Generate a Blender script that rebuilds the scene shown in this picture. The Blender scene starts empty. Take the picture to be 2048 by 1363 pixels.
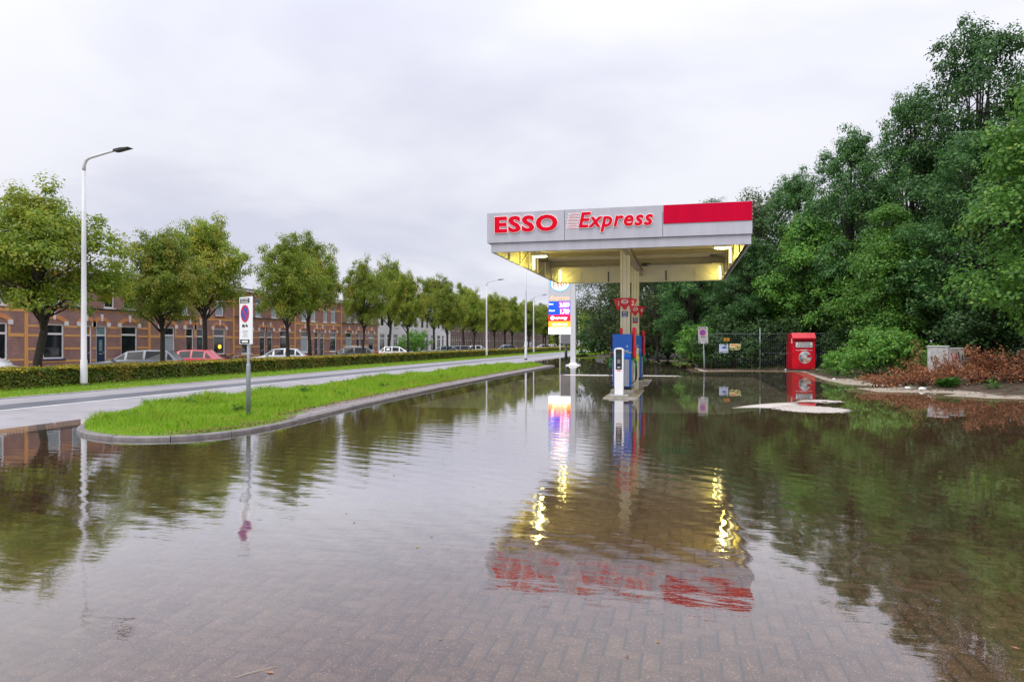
import bpy, math, random
import numpy as np
from mathutils import Vector, Matrix

S = bpy.context.scene
COL = S.collection
R = math.radians
# ------------------------------------------------------------------ camera
YAW = R(13.9)                       # world +Y runs along the street, camera turned left of it
cam_d = bpy.data.cameras.new('camera'); cam = bpy.data.objects.new('camera', cam_d); COL.objects.link(cam)
cam.location = (0, 0, 1.6); cam.rotation_euler = (R(90), 0, YAW)
cam_d.lens = 24.0; cam_d.sensor_width = 36.0; cam_d.shift_y = 0.0012
cam_d.clip_start = 0.05; cam_d.clip_end = 2000
S.camera = cam
# ------------------------------------------------------------------ sky: overcast
SUN_EL, SUN_AZ = 52.0, 205.0
W = bpy.data.worlds.new('World'); S.world = W; W.use_nodes = True
nt = W.node_tree; nt.nodes.clear(); N = nt.nodes.new; Lk = nt.links.new
out = N('ShaderNodeOutputWorld'); mix = N('ShaderNodeMixShader'); mix.inputs[0].default_value = 0.93
sky = N('ShaderNodeTexSky'); sky.sky_type = 'NISHITA'; sky.sun_disc = False
sky.sun_elevation = R(SUN_EL); sky.sun_rotation = R(SUN_AZ)
b1 = N('ShaderNodeBackground'); b1.inputs[1].default_value = 0.08; Lk(sky.outputs[0], b1.inputs[0])
tc = N('ShaderNodeTexCoord'); sep = N('ShaderNodeSeparateXYZ'); Lk(tc.outputs['Generated'], sep.inputs[0])
def wmath(op, a, b=None, clamp=False):
    m = N('ShaderNodeMath'); m.operation = op; m.use_clamp = clamp
    for i, v in enumerate((a, b)):
        if v is None: continue
        if isinstance(v, (int, float)): m.inputs[i].default_value = v
        else: Lk(v, m.inputs[i])
    return m.outputs[0]
zc = wmath('MAXIMUM', sep.outputs[2], 0.0)
zz = wmath('ADD', zc, 0.16)
cx = wmath('DIVIDE', sep.outputs[0], zz); cy = wmath('DIVIDE', sep.outputs[1], zz)
cmb = N('ShaderNodeCombineXYZ'); Lk(cx, cmb.inputs[0]); Lk(cy, cmb.inputs[1])
n1 = N('ShaderNodeTexNoise'); n1.inputs['Scale'].default_value = 0.55; n1.inputs['Detail'].default_value = 5; n1.inputs['Roughness'].default_value = 0.52; n1.inputs['Distortion'].default_value = 0.25
Lk(cmb.outputs[0], n1.inputs['Vector'])
rp = N('ShaderNodeValToRGB'); rp.color_ramp.interpolation = 'EASE'
rp.color_ramp.elements[0].position = 0.36; rp.color_ramp.elements[0].color = (0.735, 0.748, 0.885, 1)
rp.color_ramp.elements[1].position = 0.60; rp.color_ramp.elements[1].color = (0.975, 0.98, 1.05, 1)
Lk(n1.outputs[0], rp.inputs[0])
grad = wmath('ADD', wmath('MULTIPLY', wmath('MULTIPLY', wmath('MULTIPLY', zc, zc), zc), 2.7), 0.95)          # overcast sky: brighter overhead
b2 = N('ShaderNodeBackground'); Lk(rp.outputs[0], b2.inputs[0]); Lk(grad, b2.inputs[1])
Lk(b1.outputs[0], mix.inputs[1]); Lk(b2.outputs[0], mix.inputs[2]); Lk(mix.outputs[0], out.inputs[0])
# ------------------------------------------------------------------ sun (soft, behind cloud)
sl = bpy.data.lights.new('sun', 'SUN'); sl.energy = 1.5; sl.angle = R(45); sl.color = (1, 0.97, 0.92)
so = bpy.data.objects.new('sun', sl); COL.objects.link(so)
az = R(SUN_AZ); el = R(SUN_EL)
sdir = Vector((math.sin(az) * math.cos(el), math.cos(az) * math.cos(el), math.sin(el)))
so.rotation_euler = sdir.to_track_quat('Z', 'Y').to_euler(); so.location = (0, 0, 30)
S.view_settings.view_transform = 'Standard'; S.view_settings.look = 'None'
S.view_settings.exposure = 0.0; S.view_settings.gamma = 1.0
S.render.engine = 'CYCLES'
S.cycles.max_bounces = 8; S.cycles.transparent_max_bounces = 10
S.cycles.diffuse_bounces = 3; S.cycles.glossy_bounces = 4; S.cycles.transmission_bounces = 4

# ================================================================== helpers
def tag(o, label=None, cat=None, group=None, kind=None):
    if label: o['label'] = label
    if cat: o['category'] = cat
    if group: o['group'] = group
    if kind: o['kind'] = kind
    return o
def empty(name, loc=(0, 0, 0), rz=0.0, label=None, cat=None, group=None):
    o = bpy.data.objects.new(name, None); COL.objects.link(o)
    o.location = loc; o.rotation_euler = (0, 0, rz); o.empty_display_size = 0.2
    return tag(o, label, cat, group)
def link(name, mesh, parent=None, loc=None):
    o = bpy.data.objects.new(name, mesh); COL.objects.link(o)
    if parent: o.parent = parent
    if loc is not None: o.location = loc
    return o
class MB:
    def __init__(s): s.v = []; s.f = []
    def add(s, vs, fs):
        b = len(s.v); s.v += [tuple(p) for p in vs]; s.f += [tuple(i + b for i in f) for f in fs]; return s
    def box(s, x0, x1, y0, y1, z0, z1, rz=0, c=None):
        vs = [(x, y, z) for x in (x0, x1) for y in (y0, y1) for z in (z0, z1)]
        if rz:
            cx, cy = c if c else ((x0 + x1) / 2, (y0 + y1) / 2); co, si = math.cos(rz), math.sin(rz)
            vs = [(cx + (x - cx) * co - (y - cy) * si, cy + (x - cx) * si + (y - cy) * co, z) for x, y, z in vs]
        return s.add(vs, [(0, 1, 3, 2), (4, 6, 7, 5), (0, 4, 5, 1), (2, 3, 7, 6), (0, 2, 6, 4), (1, 5, 7, 3)])
    def bbox(s, x0, x1, y0, y1, z0, z1, b=0.01):
        """box with chamfered edges"""
        vs = []
        for (x, y, z, sx, sy, sz) in [(x, y, z, sx, sy, sz) for x, sx in ((x0, 1), (x1, -1)) for y, sy in ((y0, 1), (y1, -1)) for z, sz in ((z0, 1), (z1, -1))]:
            vs += [(x, y + sy * b, z + sz * b), (x + sx * b, y, z + sz * b), (x + sx * b, y + sy * b, z)]
        I = lambda i, j, k, a: (i * 4 + j * 2 + k) * 3 + a
        fs = [(I(0,0,0,0), I(0,0,1,0), I(0,1,1,0), I(0,1,0,0)), (I(1,0,0,0), I(1,1,0,0), I(1,1,1,0), I(1,0,1,0)),
              (I(0,0,0,1), I(1,0,0,1), I(1,0,1,1), I(0,0,1,1)), (I(0,1,0,1), I(0,1,1,1), I(1,1,1,1), I(1,1,0,1)),
              (I(0,0,0,2), I(0,1,0,2), I(1,1,0,2), I(1,0,0,2)), (I(0,0,1,2), I(1,0,1,2), I(1,1,1,2), I(0,1,1,2))]
        for j in (0, 1):
            for k in (0, 1):
                fs.append((I(0,j,k,1), I(1,j,k,1), I(1,j,k,2), I(0,j,k,2)))
        for i in (0, 1):
            for k in (0, 1):
                fs.append((I(i,0,k,0), I(i,1,k,0), I(i,1,k,2), I(i,0,k,2)))
            for j in (0, 1):
                fs.append((I(i,j,0,0), I(i,j,1,0), I(i,j,1,1), I(i,j,0,1)))
                for k in (0, 1): fs.append((I(i,j,k,0), I(i,j,k,1), I(i,j,k,2)))
        return s.add(vs, fs)
    def tube(s, pts, rad, n=8, cap=True):
        pts = [Vector(p) for p in pts]
        if not isinstance(rad, (list, tuple)): rad = [rad] * len(pts)
        vs = []; up = None
        for i, p in enumerate(pts):
            d = (pts[min(i + 1, len(pts) - 1)] - pts[max(i - 1, 0)]).normalized()
            a = (Vector((0, 0, 1)) if abs(d.z) < 0.9 else Vector((1, 0, 0))) if up is None else up
            x = d.cross(a).normalized(); up = x.cross(d).normalized()
            for k in range(n):
                t = 2 * math.pi * k / n; vs.append(p + (x * math.cos(t) + up * math.sin(t)) * rad[i])
        fs = [(i * n + k, i * n + (k + 1) % n, (i + 1) * n + (k + 1) % n, (i + 1) * n + k) for i in range(len(pts) - 1) for k in range(n)]
        if cap: fs += [tuple(range(n)), tuple(range((len(pts) - 1) * n + n - 1, (len(pts) - 1) * n - 1, -1))]
        return s.add(vs, fs)
    def prism(s, poly, a0, a1, axis='y'):
        """poly of 2D points extruded along an axis: 'y' -> (x,z), 'x' -> (y,z), 'z' -> (x,y)"""
        n = len(poly)
        mk = {'y': lambda p, a: (p[0], a, p[1]), 'x': lambda p, a: (a, p[0], p[1]), 'z': lambda p, a: (p[0], p[1], a)}[axis]
        vs = [mk(p, a0) for p in poly] + [mk(p, a1) for p in poly]
        return s.add(vs, [(i, (i + 1) % n, n + (i + 1) % n, n + i) for i in range(n)] + [tuple(range(n))[::-1], tuple(range(n, 2 * n))])
    def ring(s, ro, ri, a0, a1, sx=1.0, sz=1.0, c=(0, 0), n=28):
        """flat annulus in the xz plane extruded along y"""
        vs = []
        for a in (a0, a1):
            for r in (ro, ri):
                for k in range(n):
                    t = 2 * math.pi * k / n
                    vs.append((c[0] + math.cos(t) * r * sx, a, c[1] + math.sin(t) * r * sz))
        fs = []
        for k in range(n):
            j = (k + 1) % n
            fs += [(k, j, n + j, n + k), (2*n + k, 3*n + k, 3*n + j, 2*n + j), (k, 2*n + k, 2*n + j, j), (n + k, n + j, 3*n + j, 3*n + k)]
        return s.add(vs, fs)
    def disc(s, r, a0, a1, sx=1.0, sz=1.0, c=(0, 0), n=28):
        return s.prism([(c[0] + math.cos(2*math.pi*k/n) * r * sx, c[1] + math.sin(2*math.pi*k/n) * r * sz) for k in range(n)], a0, a1, 'y')
    def mesh(s, name, mat, off=None, smooth=False):
        me = bpy.data.meshes.new(name); v = s.v
        if off is not None: v = [(p[0] - off[0], p[1] - off[1], p[2] - off[2]) for p in v]
        me.from_pydata(v, [], s.f); me.materials.append(mat)
        import bmesh
        bm = bmesh.new(); bm.from_mesh(me); bmesh.ops.recalc_face_normals(bm, faces=bm.faces); bm.to_mesh(me); bm.free()
        if smooth: me.polygons.foreach_set('use_smooth', [True] * len(me.polygons))
        me.update(); return me
    def build(s, name, mat, parent=None, smooth=False, world=False):
        """world=True: vertices are given in world coordinates under an unrotated parent"""
        off = None
        if world and parent:
            off = Vector(parent.location); q = parent.parent
            while q: off = off + q.location; q = q.parent
        return link(name, s.mesh(name, mat, off, smooth), parent)
def np_mesh(name, verts, faces, mat):
    """faces: (M,k) int array"""
    me = bpy.data.meshes.new(name); verts = np.asarray(verts, np.float32); faces = np.asarray(faces, np.int32)
    M, k = faces.shape
    me.vertices.add(len(verts)); me.vertices.foreach_set('co', verts.ravel())
    me.loops.add(M * k); me.loops.foreach_set('vertex_index', faces.ravel())
    me.polygons.add(M); me.polygons.foreach_set('loop_start', np.arange(0, M * k, k, dtype=np.int32))
    me.polygons.foreach_set('loop_total', np.full(M, k, np.int32))
    me.update(calc_edges=True); me.materials.append(mat); return me
def copy_tree(o, parent=None, loc=None, rz=None, sc=None):
    c = o.copy(); COL.objects.link(c); c.parent = parent
    if loc is not None: c.location = loc
    if rz is not None: c.rotation_euler = (0, 0, rz)
    if sc is not None: c.scale = sc
    for ch in list(o.children): copy_tree(ch, c)
    return c
def text(name, s, mat, parent, x, z, h, width=None, y=0.0, depth=0.006, bold=0.0, shear=0.0, align='CENTER', ref=None, space=1.0):
    """raised lettering on a face looking towards local -Y; x,z = centre (or left) of the word, h = capital height"""
    cu = bpy.data.curves.new(name, 'FONT'); cu.body = s; cu.size = 1.0; cu.shear = shear; cu.offset = bold; cu.resolution_u = 3; cu.space_character = space
    o = bpy.data.objects.new(name, cu); COL.objects.link(o)
    dg = bpy.context.evaluated_depsgraph_get(); dg.update()
    me = bpy.data.meshes.new_from_object(o.evaluated_get(dg)); COL.objects.unlink(o); bpy.data.objects.remove(o); bpy.data.curves.remove(cu)
    n = len(me.vertices); co = np.empty(n * 3, np.float32); me.vertices.foreach_get('co', co); co = co.reshape(-1, 3)
    sc = h / 0.70; w0 = co[:, 0].max() - co[:, 0].min(); sx = (width / w0) if width else sc; x0 = co[:, 0].min()
    if ref is not None:
        if ref: w0, sx, x0, sc = ref
        else: ref += [w0, sx, x0, sc]
    px = (co[:, 0] - x0) * sx; pz = co[:, 1] * sc
    if align == 'CENTER': px = px - w0 * sx / 2
    faces = [tuple(p.vertices) for p in me.polygons]
    ed = {}
    for f in faces:
        for i in range(len(f)):
            e = (f[i], f[(i + 1) % len(f)]); ed[e] = 1
    border = [e for e in ed if (e[1], e[0]) not in ed]
    V = [(float(a) + x, y - depth, float(b) + z - h / 2) for a, b in zip(px, pz)]
    V += [(p[0], y, p[2]) for p in V]
    F = faces + [(b, a, a + n, b + n) for a, b in border]
    bpy.data.meshes.remove(me)
    m2 = bpy.data.meshes.new(name); m2.from_pydata(V, [], F); m2.materials.append(mat); m2.update()
    return link(name, m2, parent)

# ================================================================== materials
MATS = {}
def mat(name, col, rough=0.6, metal=0.0, var=0.12, streak=False, scale=6.0, bump=0.0, bscale=40.0, spec=0.5, emit=None, estr=0.0, coat=0.0, col2=None, dirt=0.0):
    if name in MATS: return MATS[name]
    m = bpy.data.materials.new(name); m.use_nodes = True; t = m.node_tree; p = t.nodes['Principled BSDF']
    p.inputs['Roughness'].default_value = rough; p.inputs['Metallic'].default_value = metal
    p.inputs['Specular IOR Level'].default_value = spec; p.inputs['Coat Weight'].default_value = coat
    tc = t.nodes.new('ShaderNodeTexCoord'); nz = t.nodes.new('ShaderNodeTexNoise'); nz.inputs['Scale'].default_value = scale; nz.inputs['Detail'].default_value = 6
    if streak:                                                  # rain streaks: noise drawn out vertically
        mpg = t.nodes.new('ShaderNodeMapping'); mpg.inputs['Scale'].default_value = (1, 1, 0.06); t.links.new(tc.outputs['Object'], mpg.inputs['Vector']); t.links.new(mpg.outputs[0], nz.inputs['Vector'])
    else: t.links.new(tc.outputs['Object'], nz.inputs['Vector'])
    rp = t.nodes.new('ShaderNodeValToRGB'); a, b = rp.color_ramp.elements; a.position = 0.3; b.position = 0.7
    c2 = col2 if col2 else tuple(min(1, c * (1 + var)) for c in col)
    a.color = (*[c * (1 - var) for c in col], 1); b.color = (*c2, 1)
    t.links.new(nz.outputs['Fac'], rp.inputs[0]); last = rp.outputs[0]
    t.links.new(last, p.inputs['Base Color'])
    if bump:
        n2 = t.nodes.new('ShaderNodeTexNoise'); n2.inputs['Scale'].default_value = bscale; n2.inputs['Detail'].default_value = 4
        t.links.new(tc.outputs['Object'], n2.inputs['Vector'])
        bp = t.nodes.new('ShaderNodeBump'); bp.inputs['Strength'].default_value = bump; bp.inputs['Distance'].default_value = 0.01
        t.links.new(n2.outputs['Fac'], bp.inputs['Height']); t.links.new(bp.outputs[0], p.inputs['Normal'])
    if emit:
        p.inputs['Emission Color'].default_value = (*emit, 1); p.inputs['Emission Strength'].default_value = estr
    MATS[name] = m; return m
def brick_mat(name, c1, c2, mortar, axis='yz', bw=0.21, bh=0.065, rough=0.85):
    m = bpy.data.materials.new(name); m.use_nodes = True; t = m.node_tree; p = t.nodes['Principled BSDF']; p.inputs['Roughness'].default_value = rough
    tc = t.nodes.new('ShaderNodeTexCoord'); sp = t.nodes.new('ShaderNodeSeparateXYZ'); cb = t.nodes.new('ShaderNodeCombineXYZ')
    t.links.new(tc.outputs['Object'], sp.inputs[0])
    t.links.new(sp.outputs['xyz'.index(axis[0])], cb.inputs[0]); t.links.new(sp.outputs['xyz'.index(axis[1])], cb.inputs[1])
    br = t.nodes.new('ShaderNodeTexBrick'); br.inputs['Scale'].default_value = 1.0; br.inputs['Brick Width'].default_value = bw; br.inputs['Row Height'].default_value = bh
    br.inputs['Mortar Size'].default_value = 0.008; br.inputs['Color1'].default_value = (*c1, 1); br.inputs['Color2'].default_value = (*c2, 1); br.inputs['Mortar'].default_value = (*mortar, 1)
    t.links.new(cb.outputs[0], br.inputs['Vector'])
    nz = t.nodes.new('ShaderNodeTexNoise'); nz.inputs['Scale'].default_value = 1.3; nz.inputs['Detail'].default_value = 6
    t.links.new(tc.outputs['Object'], nz.inputs['Vector'])
    hv = t.nodes.new('ShaderNodeHueSaturation'); mp = t.nodes.new('ShaderNodeMapRange'); mp.inputs[1].default_value = 0.3; mp.inputs[2].default_value = 0.7; mp.inputs[3].default_value = 0.8; mp.inputs[4].default_value = 1.2
    t.links.new(nz.outputs['Fac'], mp.inputs[0]); t.links.new(mp.outputs[0], hv.inputs['Value']); t.links.new(br.outputs['Color'], hv.inputs['Color'])
    t.links.new(hv.outputs[0], p.inputs['Base Color'])
    bp = t.nodes.new('ShaderNodeBump'); bp.inputs['Strength'].default_value = 0.5; bp.inputs['Distance'].default_value = 0.01; bp.invert = True
    t.links.new(br.outputs['Fac'], bp.inputs['Height']); t.links.new(bp.outputs[0], p.inputs['Normal'])
    MATS[name] = m; return m
def leaf_mat(name, cols, trans=0.35, rough=0.5, nscale=0.5, patch=None):
    """cols: list of (position, colour) picked at random for each leaf; patch: colour that takes over in soft patches"""
    m = bpy.data.materials.new(name); m.use_nodes = True; t = m.node_tree; t.nodes.clear()
    o = t.nodes.new('ShaderNodeOutputMaterial'); g = t.nodes.new('ShaderNodeNewGeometry'); rp = t.nodes.new('ShaderNodeValToRGB')
    e = rp.color_ramp.elements
    while len(e) < len(cols): e.new(0.5)
    for i, (ps, c) in enumerate(cols): e[i].position = ps; e[i].color = (*c, 1)
    t.links.new(g.outputs['Random Per Island'], rp.inputs[0]); col = rp.outputs[0]
    tc = t.nodes.new('ShaderNodeTexCoord'); nz = t.nodes.new('ShaderNodeTexNoise'); nz.inputs['Scale'].default_value = nscale; nz.inputs['Detail'].default_value = 3
    t.links.new(tc.outputs['Object'], nz.inputs['Vector'])
    if patch:
        mp = t.nodes.new('ShaderNodeMapRange'); mp.inputs[1].default_value = 0.52; mp.inputs[2].default_value = 0.68; mp.inputs[3].default_value = 0; mp.inputs[4].default_value = 0.8
        t.links.new(nz.outputs['Fac'], mp.inputs[0]); mx = t.nodes.new('ShaderNodeMix'); mx.data_type = 'RGBA'
        t.links.new(mp.outputs[0], mx.inputs[0]); t.links.new(col, mx.inputs[6]); mx.inputs[7].default_value = (*patch, 1); col = mx.outputs[2]
    oi = t.nodes.new('ShaderNodeObjectInfo'); hv = t.nodes.new('ShaderNodeHueSaturation'); mr = t.nodes.new('ShaderNodeMapRange'); mr.inputs[3].default_value = 0.82; mr.inputs[4].default_value = 1.18
    t.links.new(oi.outputs['Random'], mr.inputs[0]); t.links.new(mr.outputs[0], hv.inputs['Value']); t.links.new(col, hv.inputs['Color']); col = hv.outputs[0]
    d = t.nodes.new('ShaderNodeBsdfPrincipled'); d.inputs['Roughness'].default_value = rough; d.inputs['Specular IOR Level'].default_value = 0.35
    tr = t.nodes.new('ShaderNodeBsdfTranslucent'); mx = t.nodes.new('ShaderNodeMixShader'); mx.inputs[0].default_value = trans
    t.links.new(col, d.inputs['Base Color']); t.links.new(col, tr.inputs['Color'])
    t.links.new(d.outputs[0], mx.inputs[1]); t.links.new(tr.outputs[0], mx.inputs[2]); t.links.new(mx.outputs[0], o.inputs[0])
    MATS[name] = m; return m

M_bark = mat('bark', (0.035, 0.028, 0.022), 0.9, var=0.5, scale=14, bump=0.8, bscale=18)
M_barkgrey = mat('bark_grey', (0.09, 0.08, 0.07), 0.9, var=0.5, scale=10, bump=0.8, bscale=18)
M_white = mat('white_paint', (0.78, 0.78, 0.78), 0.45, var=0.05)
M_cream = mat('cream_metal', (0.70, 0.66, 0.52), 0.45, var=0.06, scale=3)
M_grey_fascia = mat('fascia_grey', (0.44, 0.44, 0.49), 0.5, var=0.07, scale=5.0, streak=True, bump=0.06, bscale=3)
M_silver = mat('galvanised', (0.42, 0.44, 0.47), 0.45, 0.6, var=0.12, scale=20)
M_pole = mat('lamp_pole_paint', (0.62, 0.61, 0.63), 0.5, var=0.06, scale=3)
M_red = mat('sign_red', (0.72, 0.0, 0.02), 0.4, var=0.06)
M_blue = mat('pump_blue', (0.0, 0.085, 0.42), 0.35, var=0.08, scale=4)
M_bluelt = mat('pump_blue_light', (0.0, 0.13, 0.60), 0.35, var=0.06)
M_black = mat('black_plastic', (0.012, 0.012, 0.014), 0.4, var=0.2)
M_dark = mat('dark_grey', (0.05, 0.05, 0.055), 0.5, var=0.15)
M_alu = mat('brushed_aluminium', (0.50, 0.51, 0.53), 0.4, 0.5, var=0.06, scale=2)
M_conc = mat('concrete', (0.33, 0.31, 0.28), 0.85, var=0.25, scale=5, bump=0.3, bscale=60)
M_glass = mat('window_glass', (0.015, 0.018, 0.022), 0.05, var=0.3, scale=1.0, spec=0.8)
M_curtain = mat('net_curtain', (0.33, 0.40, 0.43), 0.35, var=0.25, scale=9, spec=0.6)
M_text_white = mat('lettering_white', (0.8, 0.8, 0.8), 0.5, var=0.02)
M_text_black = mat('lettering_black', (0.01, 0.01, 0.012), 0.5, var=0.02)

rng = np.random.default_rng(7); random.seed(7)
GZ = -0.30                          # level of the side street with the houses
# ================================================================== setting
# ---- lie of the forecourt (metres above the flood water)
SLAB = (-6.8, 3.3, 16.25, 33.7)
def hp(x, y):
    x = np.asarray(x, float); y = np.asarray(y, float)
    h = -0.050 + 0.006 * np.sin(x * 0.35 + 1.0) * np.cos(y * 0.22)
    h = h + 0.075 * np.exp(-(((x - 3.0) / 1.25) ** 2 + ((y - 17.55) / 1.25) ** 2) ** 1.5)      # dry patch of clinkers
    h = h + 0.058 * np.exp(-(((x - 3.95) / 0.55) ** 2 + ((y - 20.0) / 0.28) ** 2))
    t = np.clip(((x - 0.3) * 3.0 + (y - 16.3) * 4.0) / 25.0, 0, 1)                              # ridge to the slab corner
    dl = np.hypot(x - (0.3 + 3.0 * t), y - (16.3 + 3.6 * t))
    h = h + (0.050 + 0.012 * t) * np.exp(-(dl / (0.16 + 0.5 * t)) ** 2) * np.clip((x + 0.4) / 1.0, 0, 1)
    bx = np.clip((x + 6.9) / 1.6, 0, 1) * np.clip((1.2 - x) / 1.6, 0, 1)                        # ridge behind the pumps
    h = h + 0.064 * bx * np.exp(-((y - (33.2 + 0.02 * x)) / (0.75 + 0.45 * np.exp(-((x + 4.3) / 1.3) ** 2))) ** 2)
    for (px_, py_, r_) in ((-6.35, 27.3, 0.55), (-5.6, 29.4, 0.5), (-6.9, 31.0, 0.35)):
        h = h + 0.056 * np.exp(-(((x - px_) / r_) ** 2 + ((y - py_) / 0.35) ** 2))
    return h
def grid_mesh(name, xs, ys, zf, m, keep=None):
    X, Y = np.meshgrid(xs, ys); Z = zf(X, Y); nx, ny = len(xs), len(ys)
    i = np.arange(ny - 1)[:, None] * nx + np.arange(nx - 1)[None, :]
    f = np.stack([i, i + 1, i + nx + 1, i + nx], -1).reshape(-1, 4)
    if keep is not None:
        xc = (xs[:-1] + xs[1:]) / 2; yc = (ys[:-1] + ys[1:]) / 2; XC, YC = np.meshgrid(xc, yc)
        f = f[keep(XC, YC).ravel()]
    return np_mesh(name, np.stack([X, Y, Z], -1).reshape(-1, 3), f, m)

M_ground = mat('far_ground', (0.055, 0.075, 0.025), 0.95, var=0.4, scale=0.2)
g = MB(); g.add([(-700, -500, -0.5), (700, -500, -0.5), (700, 900, -0.5), (-700, 900, -0.5)], [(0, 1, 2, 3)])
tag(g.build('ground', M_ground), kind='structure')

# ---- clinker paving: recessed bed, loose bricks in herringbone
M_bed = mat('joint_sand', (0.030, 0.025, 0.020), 0.95, var=0.4, scale=8)
pav = tag(link('pavement', grid_mesh('pavement', np.arange(-12.4, 26.1, 0.3), np.arange(-8, 98, 0.3),
      lambda x, y: hp(x, y) - np.where(y < 25, 0.013, 0.0), M_bed)), kind='structure')
def paver_mat():
    m = bpy.data.materials.new('clinker'); m.use_nodes = True; t = m.node_tree; p = t.nodes['Principled BSDF']
    p.inputs['Roughness'].default_value = 0.3; p.inputs['Specular IOR Level'].default_value = 0.6
    g = t.nodes.new('ShaderNodeNewGeometry'); oi = t.nodes.new('ShaderNodeObjectInfo')
    ad = t.nodes.new('ShaderNodeMath'); ad.operation = 'ADD'; fr = t.nodes.new('ShaderNodeMath'); fr.operation = 'FRACT'
    t.links.new(g.outputs['Random Per Island'], ad.inputs[0]); t.links.new(oi.outputs['Random'], ad.inputs[1]); t.links.new(ad.outputs[0], fr.inputs[0])
    rp = t.nodes.new('ShaderNodeValToRGB'); e = rp.color_ramp.elements; e.new(0.5)
    for i, (ps, c) in enumerate([(0, (0.078, 0.048, 0.037)), (0.5, (0.108, 0.067, 0.052)), (1, (0.142, 0.092, 0.072))]): e[i].position = ps; e[i].color = (*c, 1)
    t.links.new(fr.outputs[0], rp.inputs[0])
    # pale grit in the brick face
    vo = t.nodes.new('ShaderNodeTexNoise'); vo.inputs['Scale'].default_value = 95; vo.inputs['Detail'].default_value = 2; vo.inputs['Roughness'].default_value = 0.7
    t.links.new(g.outputs['Position'], vo.inputs['Vector'])
    mp = t.nodes.new('ShaderNodeMapRange'); mp.inputs[1].default_value = 0.58; mp.inputs[2].default_value = 0.70; mp.inputs[3].default_value = 0; mp.inputs[4].default_value = 0.75
    t.links.new(vo.outputs['Fac'], mp.inputs[0])
    mx = t.nodes.new('ShaderNodeMix'); mx.data_type = 'RGBA'; t.links.new(mp.outputs[0], mx.inputs[0]); t.links.new(rp.outputs[0], mx.inputs[6]); mx.inputs[7].default_value = (0.56, 0.44, 0.35, 1)
    # silt lying in broad patches
    n2 = t.nodes.new('ShaderNodeTexNoise'); n2.inputs['Scale'].default_value = 0.6; n2.inputs['Detail'].default_value = 5; t.links.new(g.outputs['Position'], n2.inputs['Vector'])
    m2 = t.nodes.new('ShaderNodeMapRange'); m2.inputs[1].default_value = 0.45; m2.inputs[2].default_value = 0.7; m2.inputs[3].default_value = 0; m2.inputs[4].default_value = 0.4; t.links.new(n2.outputs['Fac'], m2.inputs[0])
    mz = t.nodes.new('ShaderNodeMix'); mz.data_type = 'RGBA'; t.links.new(m2.outputs[0], mz.inputs[0]); t.links.new(mx.outputs[2], mz.inputs[6]); mz.inputs[7].default_value = (0.118, 0.080, 0.046, 1)
    sz = t.nodes.new('ShaderNodeSeparateXYZ'); t.links.new(g.outputs['Position'], sz.inputs[0])
    # bricks that stand clear of the water have dried pale
    dr_ = t.nodes.new('ShaderNodeMapRange'); dr_.inputs[1].default_value = 0.0; dr_.inputs[2].default_value = 0.006; t.links.new(sz.outputs[2], dr_.inputs[0])
    md = t.nodes.new('ShaderNodeMix'); md.data_type = 'RGBA'; t.links.new(dr_.outputs[0], md.inputs[0]); t.links.new(mz.outputs[2], md.inputs[6]); md.inputs[7].default_value = (0.50, 0.45, 0.42, 1)
    t.links.new(md.outputs[2], p.inputs['Base Color']); ms = t.nodes.new('ShaderNodeMapRange'); ms.inputs[1].default_value = -0.004; ms.inputs[2].default_value = 0.0; ms.inputs[3].default_value = 0.0; ms.inputs[4].default_value = 0.7
    t.links.new(sz.outputs[2], ms.inputs[0]); t.links.new(ms.outputs[0], p.inputs['Specular IOR Level'])
    mr = t.nodes.new('ShaderNodeMapRange'); mr.inputs[1].default_value = -0.004; mr.inputs[2].default_value = 0.0; mr.inputs[3].default_value = 0.6; mr.inputs[4].default_value = 0.35; t.links.new(sz.outputs[2], mr.inputs[0]); t.links.new(mr.outputs[0], p.inputs['Roughness'])
    bp = t.nodes.new('ShaderNodeBump'); bp.inputs['Strength'].default_value = 0.4; bp.inputs['Distance'].default_value = 0.004
    t.links.new(vo.outputs['Fac'], bp.inputs['Height']); t.links.new(bp.outputs[0], p.inputs['Normal'])
    return m
M_paver = paver_mat()
U = 0.1
def brick_verts(L, Wd, b=0.006, g=0.0048, t=0.02):
    x, y = L / 2 - g, Wd / 2 - g
    return np.array([(-x, -y, -t), (x, -y, -t), (x, y, -t), (-x, y, -t), (-x + b, -y + b, 0), (x - b, -y + b, 0), (x - b, y - b, 0), (-x + b, y - b, 0)], float)
BF = np.array([(4, 5, 6, 7), (0, 1, 5, 4), (1, 2, 6, 5), (2, 3, 7, 6), (3, 0, 4, 7)])
cY, sY = math.cos(YAW), math.sin(YAW)
cells = []
for a in range(-122, 140):
    for b in range(-5, 245):
        v = (a - b) % 4
        if v == 0: cells.append(((a + 1) * U, (b + 0.5) * U, 0))
        elif v == 3: cells.append(((a + 0.5) * U, (b + 1) * U, 1))
cells = np.array(cells)
dd = -cells[:, 0] * sY + cells[:, 1] * cY; xx = cells[:, 0] * cY + cells[:, 1] * sY
ok = (dd > 0.9) & (np.abs(xx) < 0.82 * dd + 2.2) & (dd < 24)
ok &= ~((cells[:, 0] > SLAB[0] + .05) & (cells[:, 0] < SLAB[1] - .05) & (cells[:, 1] > SLAB[2] + .05) & (cells[:, 1] > 16.3 + (cells[:, 0] - 0.9) * 1.13))
ok &= ~((cells[:, 0] < -7.3) & (cells[:, 1] > 9.2))
ok &= np.hypot(cells[:, 0] + 5.12, cells[:, 1] - 6.78) > 0.46
ok &= ~((np.abs(cells[:, 0] + 0.05) < 0.28) & (np.abs(cells[:, 1] - 10.72) < 0.23))
cells = cells[ok]; dd = dd[ok]; xx = xx[ok]
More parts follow.
